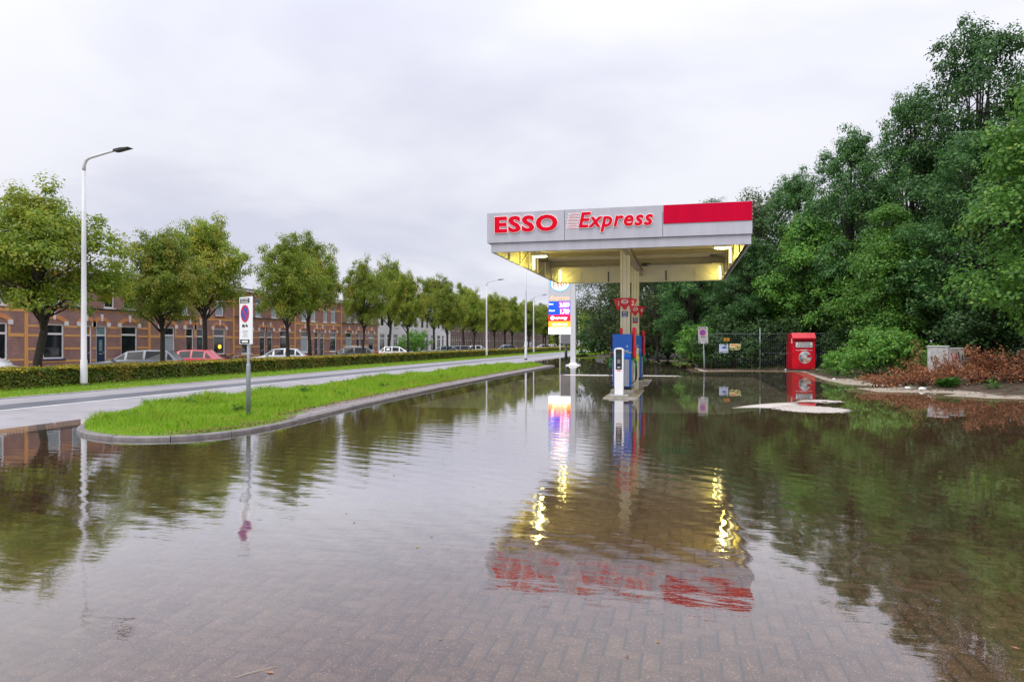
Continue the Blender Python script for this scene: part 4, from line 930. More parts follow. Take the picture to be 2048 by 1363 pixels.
# ---- electricity cabinet with graffiti
ec = empty('utility_cabinet', (10.5, 31.45, 0.25), R(-12), 'white graffiti-covered utility cabinet behind the brown cut branches', 'cabinet')
M_cabw = mat('cabinet_white', (0.62, 0.60, 0.60), .5, var=.25, scale=5, col2=(.7, .68, .68)); M_cabp = mat('cabinet_pink', (0.50, 0.36, 0.32), .5, var=.5, scale=4, col2=(.62, .58, .54))
MB().bbox(-.60, .12, -.2, .2, -.2, 1.16, b=.02).build('left_door', M_cabw, ec); MB().bbox(.13, .66, -.2, .2, -.2, 1.08, b=.02).build('right_door', M_cabp, ec); MB().bbox(-.63, .14, -.24, .23, 1.163, 1.20, b=.01).build('lid', M_white, ec); MB().bbox(.145, .70, -.24, .23, 1.083, 1.115, b=.01).build('lid', M_white, ec)
for (pts, m_) in (([(-.5, .75), (-.42, .45), (-.35, .8), (-.25, .5)], M_text_black), ([(.2, .9), (.3, .55), (.38, .9), (.35, .5)], M_cred), ([(.45, .95), (.5, .5), (.6, .9), (.6, .45)], M_text_black)):
    MB().tube([(x, -.212, z) for x, z in pts], .022, 5).build('graffiti', m_, ec)
# ================================================================== houses
HX = -38.0
B_brown = brick_mat('brick_brown', (0.33, 0.165, 0.135), (0.25, 0.125, 0.108), (0.32, 0.25, 0.22)); B_red = brick_mat('brick_red', (0.36, 0.16, 0.12), (0.28, 0.12, 0.095), (0.32, 0.24, 0.20)); B_dark = brick_mat('brick_dark', (0.17, 0.10, 0.085), (0.125, 0.075, 0.067), (0.18, 0.15, 0.135))
M_ochre = mat('ochre_brick', (0.66, 0.35, 0.12), 0.85, var=0.25, scale=20); M_orange = mat('orange_brick', (0.62, 0.27, 0.11), 0.85, var=0.25, scale=20)
M_stucco = mat('white_stucco', (0.72, 0.72, 0.73), 0.8, var=0.06, scale=2, bump=0.2); M_stone = mat('white_stone', (0.72, 0.70, 0.68), 0.7, var=0.08)
M_frame = mat('window_frame_white', (0.78, 0.77, 0.76), 0.45, var=0.04); M_framecream = mat('window_frame_cream', (0.62, 0.58, 0.48), 0.5, var=0.05)
M_gutter = mat('gutter_dark', (0.05, 0.06, 0.065), 0.5, var=0.2); M_stainglass = mat('amber_glass', (0.25, 0.14, 0.01), 0.2, var=0.3, scale=5); M_teal = mat('frosted_glass', (0.16, 0.27, 0.29), 0.2, var=0.2)
DOOR = {n: mat('door_' + n, c, 0.4, var=0.12) for n, c in dict(maroon=(0.065, 0.02, 0.017), navy=(0.008, 0.03, 0.07), brown=(0.05, 0.035, 0.028), teal=(0.012, 0.05, 0.055), black=(0.015, 0.017, 0.02), white=(0.6, 0.6, 0.6)).items()}
def holes_wall(y0, y1, z0, z1, holes, depth=0.14):
    """street front at x=HX with real openings and reveals, plus the block behind it"""
    mb = MB(); ysb = sorted({y0, y1} | {h[0] for h in holes} | {h[1] for h in holes}); zsb = sorted({z0, z1} | {h[2] for h in holes} | {h[3] for h in holes})
    for ya, yb in zip(ysb, ysb[1:]):
        for za, zb in zip(zsb, zsb[1:]):
            cy, cz = (ya + yb) / 2, (za + zb) / 2
            if any(h[0] < cy < h[1] and h[2] < cz < h[3] for h in holes): continue
            mb.add([(HX, ya, za), (HX, yb, za), (HX, yb, zb), (HX, ya, zb)], [(0, 1, 2, 3)])
    b = HX - depth
    for h in holes:
        ya, yb, za, zb = h[:4]
        mb.add([(HX, ya, za), (HX, yb, za), (HX, yb, zb), (HX, ya, zb), (b, ya, za), (b, yb, za), (b, yb, zb), (b, ya, zb)], [(0, 4, 5, 1), (1, 5, 6, 2), (2, 6, 7, 3), (3, 7, 4, 0)])
    bk = HX - 8.0
    mb.add([(HX, y0, z0), (HX, y0, z1), (bk, y0, z1), (bk, y0, z0), (HX, y1, z0), (HX, y1, z1), (bk, y1, z1), (bk, y1, z0)], [(0, 1, 2, 3), (4, 7, 6, 5), (3, 2, 6, 7), (1, 5, 6, 2)])
    return mb
def hbuild(mb, name, m, parent, root):
    me = mb.mesh(name, m, root.location); return link(name, me, parent)
def window(root, ya, yb, za, zb, pane_m, fm=None, transom=None, sill=None, dm=None, mullion=False, light=None):
    fm = fm or M_frame; x0, x1 = HX - .12, HX - .05; fw = .085
    mb = MB(); mb.box(x0, x1, ya, ya + fw, za, zb); mb.box(x0, x1, yb - fw, yb, za, zb); mb.box(x0, x1, ya + fw, yb - fw, zb - fw, zb); mb.box(x0, x1, ya + fw, yb - fw, za, za + fw)
    if transom: mb.box(x0, x1 + .012, ya + fw, yb - fw, transom - .06, transom + .06)
    if mullion: mb.box(x0, x1 - .01, (ya + yb) / 2 - .035, (ya + yb) / 2 + .035, za + fw, (transom - .06) if transom else zb - fw)
    f = hbuild(mb, 'window', fm, root, root)
    zt = transom if transom else zb
    hbuild(MB().box(x0 + .01, x0 + .03, ya + fw, yb - fw, za + fw, (zt - .06) if transom else zb - fw), 'pane', pane_m, f, root)
    if transom: hbuild(MB().box(x0 + .01, x0 + .03, ya + fw, yb - fw, transom + .06, zb - fw), 'transom_pane', light or M_glass, f, root)
    if sill: hbuild(MB().box(HX - .05, HX + .07, ya - .08, yb + .08, za - .11, za - .004), 'sill', sill, f, root)
    return f
def door(root, ya, yb, za, zb, dm, light, transom):
    x0, x1 = HX - .12, HX - .05; fw = .08
    mb = MB(); mb.box(x0, x1, ya, ya + fw, za, zb); mb.box(x0, x1, yb - fw, yb, za, zb); mb.box(x0, x1, ya + fw, yb - fw, zb - fw, zb); mb.box(x0, x1 + .01, ya + fw, yb - fw, transom - .05, transom + .05)
    f = hbuild(mb, 'door_frame', M_frame, root, root)
    d = hbuild(MB().box(x0 + .01, x1 - .02, ya + fw + .003, yb - fw - .003, za + .02, transom - .053), 'door', dm, root, root); m_ = (ya + yb) / 2
    hbuild(MB().box(x1 - .019, x1 - .012, m_ - .13, m_ + .13, za + 1.15, transom - .3), 'door_pane', M_teal if light is not M_glass else M_glass, d, root)
    hbuild(MB().box(x1 - .019, x1, m_ - .14, m_ + .14, za + .95, za + 1.01), 'letter_flap', M_alu, d, root)
    hbuild(MB().box(x1 - .019, x1 + .03, yb - fw - .12, yb - fw - .08, za + 1.0, za + 1.12), 'handle', M_alu, d, root)
    hbuild(MB().box(x0 + .01, x0 + .03, ya + fw, yb - fw, transom + .05, zb - fw), 'transom_pane', light, f, root)
    return f
def arch(root, ya, yb, z, rise, m, pointed=0.0):
    """segmental brick arch of separate voussoirs over an opening, with white springers and keystone"""
    yc = (ya + yb) / 2; hw = (yb - ya) / 2 + .10; th = .26; rad = (hw * hw + rise * rise) / (2 * rise); zc_ = z + rise - rad; a0 = math.asin(min(1, hw / rad)); n = 15
    ab = MB()
    for k in range(n):
        a = -a0 + 2 * a0 * (k + .06) / n; b = -a0 + 2 * a0 * (k + .94) / n
        pts = [(yc + math.sin(a) * rad, zc_ + math.cos(a) * rad), (yc + math.sin(b) * rad, zc_ + math.cos(b) * rad), (yc + math.sin(b) * (rad + th), zc_ + math.cos(b) * (rad + th)), (yc + math.sin(a) * (rad + th), zc_ + math.cos(a) * (rad + th))]
        ab.prism(pts, HX + .003, HX + .035, 'x')
    A = hbuild(ab, 'arch', m, root, root)
    hbuild(MB().prism([(yc - .07, z + rise - .06), (yc + .07, z + rise - .06), (yc + .11, z + rise + .42), (yc - .11, z + rise + .42)], HX + .037, HX + .075, 'x'), 'keystone', M_stone, A, root)
    for s_ in (-1, 1):
        y_ = yc + s_ * (hw + .05); hbuild(MB().box(HX + .004, HX + .06, y_ - .15, y_ + .15, z - .12, z + .16), 'springer', M_stone, A, root)
    return A
def split_band(y0, y1, z0, z1, holes):
    segs = [(y0, y1)]
    for h in holes:
        if h[3] <= z0 or h[2] >= z1: continue
        ns = []
        for a, b in segs:
            if h[1] <= a or h[0] >= b: ns.append((a, b)); continue
            if h[0] - .02 > a: ns.append((a, h[0] - .02))
            if h[1] + .02 < b: ns.append((h[1] + .02, b))
        segs = ns
    return segs
CORN = 6.12
def dwelling(y0, mirror, style, lab, wallm, dcol, glassm=M_glass, upm=M_curtain, dlight=M_glass, sillm=M_stone, L=4.875, lampwin=False):
    y1 = y0 + L; root = empty('terraced_house', (HX, (y0 + y1) / 2, GZ), 0, lab, 'house', 'brown brick terraced houses')
    mir = lambda a, b: (y0 + a, y0 + b) if not mirror else (y1 - b, y1 - a)
    wy = mir(1.14, 2.60); dy = mir(3.84, 4.70); u1 = mir(1.34, 2.38); u2 = mir(3.20, 4.05)
    uz = (3.93, 5.68) if style == 'A' else (3.80, 5.55)
    hol = [(*wy, .57, 2.74), (*dy, GZ + .14, 2.70), (*u1, *uz), (*u2, *uz)]
    hbuild(holes_wall(y0, y1, GZ, CORN, hol), 'wall', wallm, root, root)
    window(root, *wy, .57, 2.74, glassm, transom=2.12, sill=sillm, mullion=False)
    if lampwin:
        g_ = hbuild(MB().tube([(HX - .07, sum(wy) / 2 + .1, 1.05), (HX - .07, sum(wy) / 2 + .1, 1.12), (HX - .07, sum(wy) / 2 + .1, 1.32), (HX - .07, sum(wy) / 2 + .1, 1.38)], [.05, .13, .13, .05], 12), 'window_lamp', glow('lamp_amber', (1.0, 0.42, 0.04), 3.0), root, root)
    door(root, *dy, GZ + .14, 2.70, DOOR[dcol], dlight, 2.06)
    for u in (u1, u2): window(root, *u, *uz, upm, transom=uz[1] - .52, sill=sillm)
    for (a, b, z) in ((*wy, 2.76), (*dy, 2.76)): arch(root, a, b, z, .30, M_orange)
    for u in (u1, u2):
        A = hbuild(MB().prism([(u[0] - .05, uz[1] + .04), (u[1] + .05, uz[1] + .04), (u[1] + .10, uz[1] + .27), (u[0] - .10, uz[1] + .27)], HX + .003, HX + .03, 'x'), 'lintel', M_orange, root, root)
        for y_ in (u[0] - .12, u[1] + .12): hbuild(MB().box(HX + .031, HX + .055, y_ - .09, y_ + .09, uz[1] + .04, uz[1] + .24), 'springer', M_stone, A, root)
    bands = [(2.52, 2.66), (1.95, 2.09), (1.13, 1.27), (.34, .48), (5.00, 5.14)] if style == 'A' else [(1.93, 2.13), (3.42, 3.60), (5.05, 5.22), (.50, .62)]
    for za, zb in bands:
        for a, b in split_band(y0 + .02, y1 - .02, za, zb, hol): hbuild(MB().box(HX + .002, HX + .016, a, b, za, zb), 'ochre_band', M_ochre, root, root)
    if style == 'B':
        for (a, b) in (wy, dy):
            for y_ in (a - .17, b + .03):
                if y_ > y0 and y_ + .14 < y1: hbuild(MB().box(HX + .003, HX + .018, y_, y_ + .14, 2.14, 2.64), 'ochre_quoin', M_ochre, root, root)
    else:
        hbuild(MB().box(HX + .004, HX + .09, y0 + .01, y1 - .01, 3.78, 3.86), 'string_course', M_gutter, root, root)
    dn = MB(); y_ = y0 + .15
    while y_ < y1 - .1:
        dn.box(HX + .003, HX + .03, y_, y_ + .09, 3.64, 3.74); y_ += .2
    tag(hbuild(dn, 'dentils', M_ochre, root, root), kind='stuff')
    ye = y0 if not mirror else y1
    hbuild(MB().box(HX + .004, HX + .05, max(y0 + .004, ye - .11), min(y1 - .004, ye + .11), GZ, CORN - .02), 'pilaster', M_ochre, root, root)
    c_ = hbuild(MB().box(HX - .3, HX + .32, y0 + .005, y1 - .005, CORN + .003, CORN + .20), 'cornice', M_frame, root, root)
    hbuild(MB().box(HX - .3, HX + .38, y0 + .005, y1 - .005, CORN + .203, CORN + .26), 'gutter', M_gutter, c_, root)
    for k in range(5): hbuild(MB().box(HX + .004, HX + .24, y0 + .3 + k * 1.05, y0 + .44 + k * 1.05, CORN - .14, CORN), 'bracket', M_frame, c_, root)
    hbuild(MB().box(HX - 8.0, HX - .31, y0 + .01, y1 - .01, CORN + .002, CORN + .1), 'roof', M_gutter, root, root)
    return root
M_sillblue = mat('sill_blue', (0.03, 0.05, 0.14), .5, var=.1); M_sillred = mat('sill_red', (0.22, 0.03, 0.035), .5, var=.1)
PAIR = 9.75; YP = 32.62
names = 'first second third fourth fifth sixth seventh eighth ninth tenth eleventh twelfth thirteenth fourteenth'.split()
dwelling(YP - 4.875, True, 'B', 'brick terraced house cut off by the left picture edge', B_brown, 'white')
dwelling(YP, False, 'A', 'brown brick house with maroon door behind the nearest street lamp', B_brown, 'maroon', dlight=M_stainglass, sillm=M_sillblue)
dwelling(YP + 4.875, True, 'A', 'brown brick house with dark blue door and ochre bands', B_brown, 'navy', upm=M_glass, dlight=M_teal)
dwelling(YP + PAIR, False, 'B', 'brick terraced house behind the dark grey parked car', B_brown, 'brown', glassm=M_curtain)
dwelling(YP + PAIR + 4.875, True, 'B', 'brick terraced house with a glowing lamp in its window', B_brown, 'teal', sillm=M_sillred, lampwin=True)
dwelling(YP + 2 * PAIR, False, 'A', 'brick house with black door directly behind the near no parking sign', B_red, 'black')
dwelling(YP + 2 * PAIR + 4.875, True, 'A', 'brick terraced house behind the silver parked hatchback', B_red, 'black')
dwelling(YP + 3 * PAIR, False, 'B', 'brick house with pale blue curtained window right of the silver hatchback', B_red, 'navy', glassm=M_curtain)
dwelling(YP + 3 * PAIR + 4.875, True, 'B', 'brick terraced house left of the dark estate car', B_red, 'teal')
dwelling(YP + 4 * PAIR, False, 'A', 'brick terraced house behind the dark estate car', B_brown, 'navy', glassm=M_curtain)
dwelling(YP + 4 * PAIR + 4.875, True, 'A', 'last brick terraced house before the white houses', B_brown, 'navy')
# white houses and the dark terrace beyond
def plain_house(y0, L, H, wallm, ops, lab, frame, grp, cat='house', corn=M_frame):
    root = empty('terraced_house', (HX, y0 + L / 2, GZ), 0, lab, cat, grp)
    hol = [(y0 + a, y0 + b, c, d) for a, b, c, d, k in ops]
    hbuild(holes_wall(y0, y0 + L, GZ, H, hol), 'wall', wallm, root, root)
    for (a, b, c, d, k) in ops:
        if k == 'd': door(root, y0 + a, y0 + b, c, d, DOOR['black'], M_glass, d - .55)
        else: window(root, y0 + a, y0 + b, c, d, M_glass, frame, transom=d - .6 if d - c > 1.6 else None, mullion=(b - a) > 1.1)
    c_ = hbuild(MB().box(HX - .3, HX + .28, y0 + .005, y0 + L - .005, H + .003, H + .2), 'cornice', corn, root, root)
    hbuild(MB().box(HX - 8, HX - .31, y0 + .01, y0 + L - .01, H + .002, H + .09), 'roof', M_gutter, root, root)
    return root
for k in range(4):
    ops = [(.7, 2.2, .3, 2.7, 'w'), (3.0, 3.9, GZ + .1, 2.7, 'd'), (5.0, 6.4, .3, 2.7, 'w'), (.9, 2.0, 3.7, 5.2, 'w'), (3.0, 4.0, 3.7, 5.2, 'w'), (5.1, 6.2, 3.7, 5.2, 'w')]
    plain_house(81.4 + k * 7.15, 7.15, 6.0 + .3 * (k % 2), M_stucco, ops, '%s white plastered house counted from the brick row' % names[k], M_frame, 'white plastered houses')
for k in range(14):
    ops = [(.5 + j * 1.05, 1.15 + j * 1.05, .4, 2.5, 'w') for j in range(4)] + [(4.7, 5.6, GZ + .1, 2.5, 'd'), (.8, 2.0, 3.5, 4.9, 'w'), (3.4, 4.6, 3.5, 4.9, 'w')]
    plain_house(110.2 + k * 6.3, 6.3, 5.7, B_dark, ops, '%s dark brick house of the far terrace beyond the white houses' % names[k], M_framecream, 'dark brick houses of the far terrace')

# ================================================================== parked cars
M_tyre = mat('tyre', (0.015, 0.015, 0.016), 0.8, var=0.2); M_rim = mat('rim', (0.45, 0.45, 0.47), 0.35, 0.7, var=0.1); M_cglass = mat('car_glass', (0.008, 0.010, 0.012), 0.05, var=0.2, spec=0.3)
M_tail = mat('tail_light', (0.55, 0.01, 0.01), 0.2, var=0.1); M_head = mat('head_light', (0.6, 0.62, 0.65), 0.15, var=0.1)
PAINT = {n: mat('car_paint_' + n, c, 0.28, 0.25 if n in ('silver', 'grey', 'teal') else 0.0, var=0.04, coat=0.6) for n, c in dict(silver=(0.50, 0.51, 0.53), grey=(0.10, 0.11, 0.13), red=(0.45, 0.01, 0.035), white=(0.68, 0.68, 0.68), blue=(0.015, 0.04, 0.12), black=(0.015, 0.016, 0.018), teal=(0.10, 0.15, 0.16)).items()}
HATCH = [(0, .55, .34, .70, .60, None), (.12, .25, .50, .80, .72, None), (.85, .2, .83, .86, .88, None), (1.15, .2, .86, .93, .86, 0.98), (1.85, .2, .87, .94, .64, 1.42), (2.6, .2, .87, .95, .66, 1.47), (3.35, .2, .87, .95, .64, 1.43), (3.85, .22, .84, .94, .70, 1.0), (4.02, .28, .80, .90, .74, None), (4.08, .40, .74, .62, .74, None)]
ESTATE = [(0, .55, .34, .68, .60, None), (.12, .25, .52, .78, .72, None), (.95, .2, .84, .86, .88, None), (1.3, .2, .87, .92, .86, 0.97), (2.0, .2, .89, .93, .64, 1.42), (2.9, .2, .89, .94, .66, 1.48), (4.0, .2, .89, .94, .65, 1.45), (4.42, .22, .86, .94, .72, 1.02), (4.55, .28, .82, .90, .76, None), (4.6, .40, .76, .62, .76, None)]
VAN = [(0, .55, .40, .80, .70, None), (.12, .25, .60, .95, .80, None), (.7, .2, .88, 1.05, .88, None), (.95, .2, .92, 1.1, .86, 1.16), (1.55, .2, .95, 1.15, .74, 1.85), (2.6, .2, .95, 1.15, .78, 1.94), (4.3, .2, .95, 1.15, .78, 1.92), (4.62, .22, .93, 1.12, .80, 1.2), (4.7, .28, .90, 1.0, .84, None), (4.74, .40, .86, .62, .84, None)]
def car(stations, paint, loc, rz, lab, roofbars=False):
    """lofted body: each station is x, sill height, half width, belt height, half width at top, roof height (None = bonnet or boot)"""
    o = empty('parked_car', loc, rz, lab, 'car', 'cars parked along the side street'); vs = []; L = stations[-1][0]; n = 0
    rings = []
    for (x, zb, hw, belt, tw, roof) in stations:
        top_ = roof if roof else belt + .03; t2 = tw if roof and roof > belt + .2 else hw * .86
        half = [(hw * .86, zb), (hw, zb + .18), (hw, belt - .12), (hw * .965, belt), (t2, top_ - .035), (t2 * .82, top_)]
        rings.append([(L / 2 - x, y, z) for y, z in half] + [(L / 2 - x, -y, z) for y, z in half[::-1]])
    mb = MB(); k = 12
    for r_ in rings: vs += r_
    fs = [(i * k + j, i * k + (j + 1) % k, (i + 1) * k + (j + 1) % k, (i + 1) * k + j) for i in range(len(rings) - 1) for j in range(k)] + [tuple(range(k)), tuple((len(rings) - 1) * k + j for j in range(k))]
    mb.add(vs, fs); bo = mb.build('body', PAINT[paint], o, True)
    md = bo.modifiers.new('edge', 'BEVEL'); md.width = .02; md.segments = 2; md.limit_method = 'ANGLE'; md.angle_limit = R(35)
    def inset(a, b, c, d, s_=.10, lift=.008, name='window'):
        P_ = [Vector(v) for v in (a, b, c, d)]; cen = sum(P_, Vector()) / 4; nn = (P_[1] - P_[0]).cross(P_[3] - P_[0]).normalized()
        if nn.dot(cen - Vector((0, 0, .7))) < 0: nn = -nn
        Q = [p + (cen - p).normalized() * s_ + nn * lift for p in P_]
        MB().add(Q, [(0, 1, 2, 3)]).build(name, M_cglass, bo)
    ci = [i for i, s_ in enumerate(stations) if s_[5]]
    for sgn in (0, 1):
        J = (3, 4) if sgn == 0 else (8, 7)
        for a, b in zip(ci[1:-1], ci[2:-1]): inset(rings[a][J[0]], rings[b][J[0]], rings[b][J[1]], rings[a][J[1]], .07)
        for a, b, f in ((ci[0], ci[1], 0), (ci[-2], ci[-1], 1)):
            A_, B_ = (rings[a], rings[b]); lo1, lo2, hi = (A_[J[0]], B_[J[0]], B_[J[1]]) if f == 0 else (B_[J[0]], A_[J[0]], A_[J[1]])
            P_ = [Vector(lo1), Vector(lo2), Vector(hi)]; cen = sum(P_, Vector()) / 3; off = Vector((0, .008 if cen.y > 0 else -.008, .003))
            MB().add([p + (cen - p) * .28 + off for p in P_], [(0, 1, 2)]).build('quarter_window', M_cglass, bo)
    inset(rings[ci[0]][4], rings[ci[0]][7], rings[ci[1]][7], rings[ci[1]][4], .09, .01, 'windscreen')
    inset(rings[ci[-1]][4], rings[ci[-1]][7], rings[ci[-2]][7], rings[ci[-2]][4], .09, .01, 'rear_window')
    hw = stations[5][2]
    for xw in (L / 2 - .80, -L / 2 + .78):
        for s_ in (-1, 1):
            w_ = MB(); y0_, y1_ = sorted((s_ * (hw - .19), s_ * (hw + .012))); w_.tube([(xw, y0_, .31), (xw, y0_ + .02, .31), (xw, y1_ - .02, .31), (xw, y1_, .31)], [.28, .31, .31, .28], 20)
            wo = w_.build('wheel', M_tyre, o, True); yy = s_ * (hw + .014)
            MB().tube([(xw, yy, .31), (xw, yy + s_ * .008, .31)], [.20, .17], 16).build('rim', M_rim, wo)
    for s_ in (-1, 1):
        a, b = sorted((s_ * (stations[-2][2] - .16), s_ * (stations[-2][2] + .02))); MB().bbox(-L / 2 - .01, -L / 2 + .22, a, b, stations[-2][3] - .18, stations[-2][3] + .02, b=.02).build('tail_light', M_tail, bo)
        a, b = sorted((s_ * (stations[1][2] - .10), s_ * (stations[1][2] + .16))); MB().bbox(L / 2 - .28, L / 2 - .06, a, b, stations[1][3] - .22, stations[1][3] - .08, b=.02).build('head_light', M_head, bo)
        a, b = sorted((s_ * (hw + .002), s_ * (hw + .17))); MB().bbox(L / 2 - 1.48, L / 2 - 1.36, a, b, stations[3][3] - .02, stations[3][3] + .12, b=.02).build('wing_mirror', PAINT[paint], bo)
    MB().bbox(-L / 2 - .022, -L / 2 - .004, -.26, .26, .62, .73, b=.003).build('number_plate', M_yellow, bo)
    if roofbars:
        for s_ in (-1, 1): MB().tube([(L / 2 - 2.0, s_ * .56, stations[4][5] + .01), (L / 2 - 2.2, s_ * .56, stations[5][5] + .05), (-L / 2 + .75, s_ * .56, stations[6][5] + .05), (-L / 2 + .6, s_ * .56, stations[6][5])], .015, 6).build('roof_rail', M_rim, bo)
    return o
# heading: local +X is the nose; cars stand at an angle, noses towards the houses (rz about 200 degrees) or the hedge
CZ = GZ + .005
carlist = [(HATCH, 'silver', (-27.6, 21.6), 15, 'silver parked car cut off by the left picture edge', False),
 (ESTATE, 'grey', (-28.6, 31.0), 205, 'dark grey parked car left of the red car', False), (HATCH, 'red', (-28.4, 34.6), 197, 'red parked hatchback behind the hedge', False),
 (HATCH, 'silver', (-28.3, 43.9), 203, 'silver parked hatchback behind the near no parking sign', False), (ESTATE, 'black', (-28.4, 54.8), 200, 'dark estate car with roof rails before the last brick houses', True),
 (HATCH, 'white', (-28.2, 65.2), 20, 'white parked hatchback in front of the white houses', False), (HATCH, 'teal', (-28.2, 78.5), 200, 'blue-grey parked car beside the white houses', False), (ESTATE, 'grey', (-28.0, 83.0), 200, 'grey parked car past the white houses', False),
 (HATCH, 'silver', (-28.2, 90.5), 200, 'silver distant parked car left of the slim street lamp', False), (HATCH, 'blue', (-27.0, 104), 200, 'dark blue distant parked car left of the mast', False), (HATCH, 'white', (-27.5, 110), 20, 'white distant parked car just left of the mast', False),
 (VAN, 'grey', (-27.0, 122), 100, 'grey distant parked van right of the mast', False), (HATCH, 'silver', (-26.5, 131), 200, 'pale distant parked car right of the van', False), (HATCH, 'white', (-26.5, 146), 20, 'white distant parked car below the price sign', False), (HATCH, 'red', (-22.5, 190), 270, 'red distant car at the far end of the road', False)]
for st_, pn, (x, y), rz, lab, rb in carlist: car(st_, pn, (x, y, CZ), R(rz), lab, rb)
# ---- bicycles and planters before the houses
M_bike = mat('bicycle_frame', (0.03, 0.035, 0.04), 0.4, var=0.2); M_bikeblue = mat('bicycle_blue', (0.22, 0.27, 0.36), 0.4, var=0.2)
def bicycle(loc, rz, lab, m=M_bike):
    o = empty('bicycle', loc, rz, lab, 'bicycle', 'bicycles standing before the houses')
    for x in (-.52, .52):
        w_ = MB(); ring_ = [(x + .34 * math.cos(2*math.pi*k/24), 0, .34 + .34 * math.sin(2*math.pi*k/24)) for k in range(25)]; w_.tube(ring_, .02, 6, False); wo = w_.build('wheel', M_tyre, o, True)
        sp_ = MB()
        for k in range(8): sp_.tube([(x, 0, .34), (x + .33 * math.cos(math.pi*k/4), 0, .34 + .33 * math.sin(math.pi*k/4))], .004, 3, False)
        sp_.build('spokes', M_rim, wo)
    f = MB()
    for a, b in (((-.52, .34), (-.1, .32)), ((-.1, .32), (-.2, .85)), ((-.2, .75), (-.52, .34)), ((-.1, .32), (.38, .78)), ((-.18, .7), (.38, .88)), ((.52, .34), (.36, .95))): f.tube([(a[0], 0, a[1]), (b[0], 0, b[1])], .018, 6)
    f.build('frame', m, o)
    MB().tube([(.30, -.28, 1.0), (.37, -.15, 1.02), (.37, .15, 1.02), (.30, .28, 1.0)], .014, 6).build('handlebar', M_rim, o); MB().bbox(-.34, -.08, -.07, .07, .86, .93, b=.02).build('saddle', M_black, o)
    MB().bbox(-.80, -.34, -.07, .07, .70, .73, b=.01).build('luggage_rack', M_black, o); return o
for (x, y, rz, lab, m_) in ((-35.6, 47.3, 80, 'bicycle leaning below the glowing window', M_bike), (-35.0, 48.2, 70, 'blue-grey bicycle right of the glowing window', M_bikeblue), (-35.6, 66.3, 85, 'dark bicycle between the silver hatchback and the estate car', M_bike), (-35.2, 68.0, 75, 'pale bicycle just left of the dark estate car', M_bikeblue)): bicycle((x, y, CZ), R(rz), lab, m_)

# ================================================================== vegetation
def crown(lobes, per_lobe, leaves_per, leaf, cl_r=(.30, .55), up=.55, seed=0, droop=0.0):
    g_ = np.random.default_rng(seed); C = []; Nn = []; Ls = []
    for (cx_, cy_, cz_, rx_, rz_) in lobes:
        K = max(4, int(per_lobe * (rx_ ** 2) / 1.0)); d = g_.normal(0, 1, (K, 3)); d /= np.linalg.norm(d, axis=1, keepdims=True)
        d[:, 2] = np.where(d[:, 2] < -.35, -d[:, 2] * .6, d[:, 2]); rr = g_.uniform(.62, 1.0, K) ** .6
        cc = np.array([cx_, cy_, cz_]) + d * np.array([rx_, rx_, rz_]) * rr[:, None]
        cr = g_.uniform(*cl_r, K)
        n = g_.poisson(leaves_per, K) + 3; ix = np.repeat(np.arange(K), n); M = len(ix)
        e = g_.normal(0, 1, (M, 3)); e /= np.linalg.norm(e, axis=1, keepdims=True); q = g_.uniform(0, 1, M) ** .45
        pos = cc[ix] + e * (cr[ix] * q)[:, None] * np.array([1.15, 1.15, .75])
        if droop: pos[:, 2] -= droop * np.abs(g_.normal(0, 1, M))
        C.append(pos); Nn.append(e * .55 + d[ix] * .45 + np.array([0, 0, up]) + g_.normal(0, .35, (M, 3))); Ls.append(leaf * g_.uniform(.65, 1.3, M))
    return leaf_quads(np.concatenate(C), np.concatenate(Nn), np.concatenate(Ls))
def woody(path, rads, limbs, seed, n=10, base_flare=1.35):
    g_ = random.Random(seed); mb = MB(); mb.tube(path, [rads[0] * base_flare] + rads[1:], n); P_ = [Vector(p) for p in path]
    for (tx, ty, tz, r_) in limbs:
        t = min(.9, max(.28, (tz * .62 - P_[0].z) / max(.1, P_[-1].z - P_[0].z))); f = t * (len(P_) - 1); i = min(int(f), len(P_) - 2); a = P_[i].lerp(P_[i + 1], f - i); e = Vector((tx, ty, tz)); m1 = a.lerp(e, .35) + Vector((g_.uniform(-.2, .2), g_.uniform(-.2, .2), (e - a).length * .10)); m2 = a.lerp(e, .7) + Vector((g_.uniform(-.25, .25), g_.uniform(-.25, .25), (e - a).length * .08))
        mb.tube([a, m1, m2, e], [r_, r_ * .7, r_ * .45, r_ * .12], 6)
        for _ in range(3):
            s0 = m1.lerp(e, g_.uniform(.1, .8)); mb.tube([s0, s0 + Vector((g_.uniform(-.5, .5), g_.uniform(-.5, .5), g_.uniform(.1, .6))), s0 + Vector((g_.uniform(-1, 1), g_.uniform(-1, 1), g_.uniform(.3, 1.1)))], [r_ * .35, r_ * .22, r_ * .06], 5)
    return mb
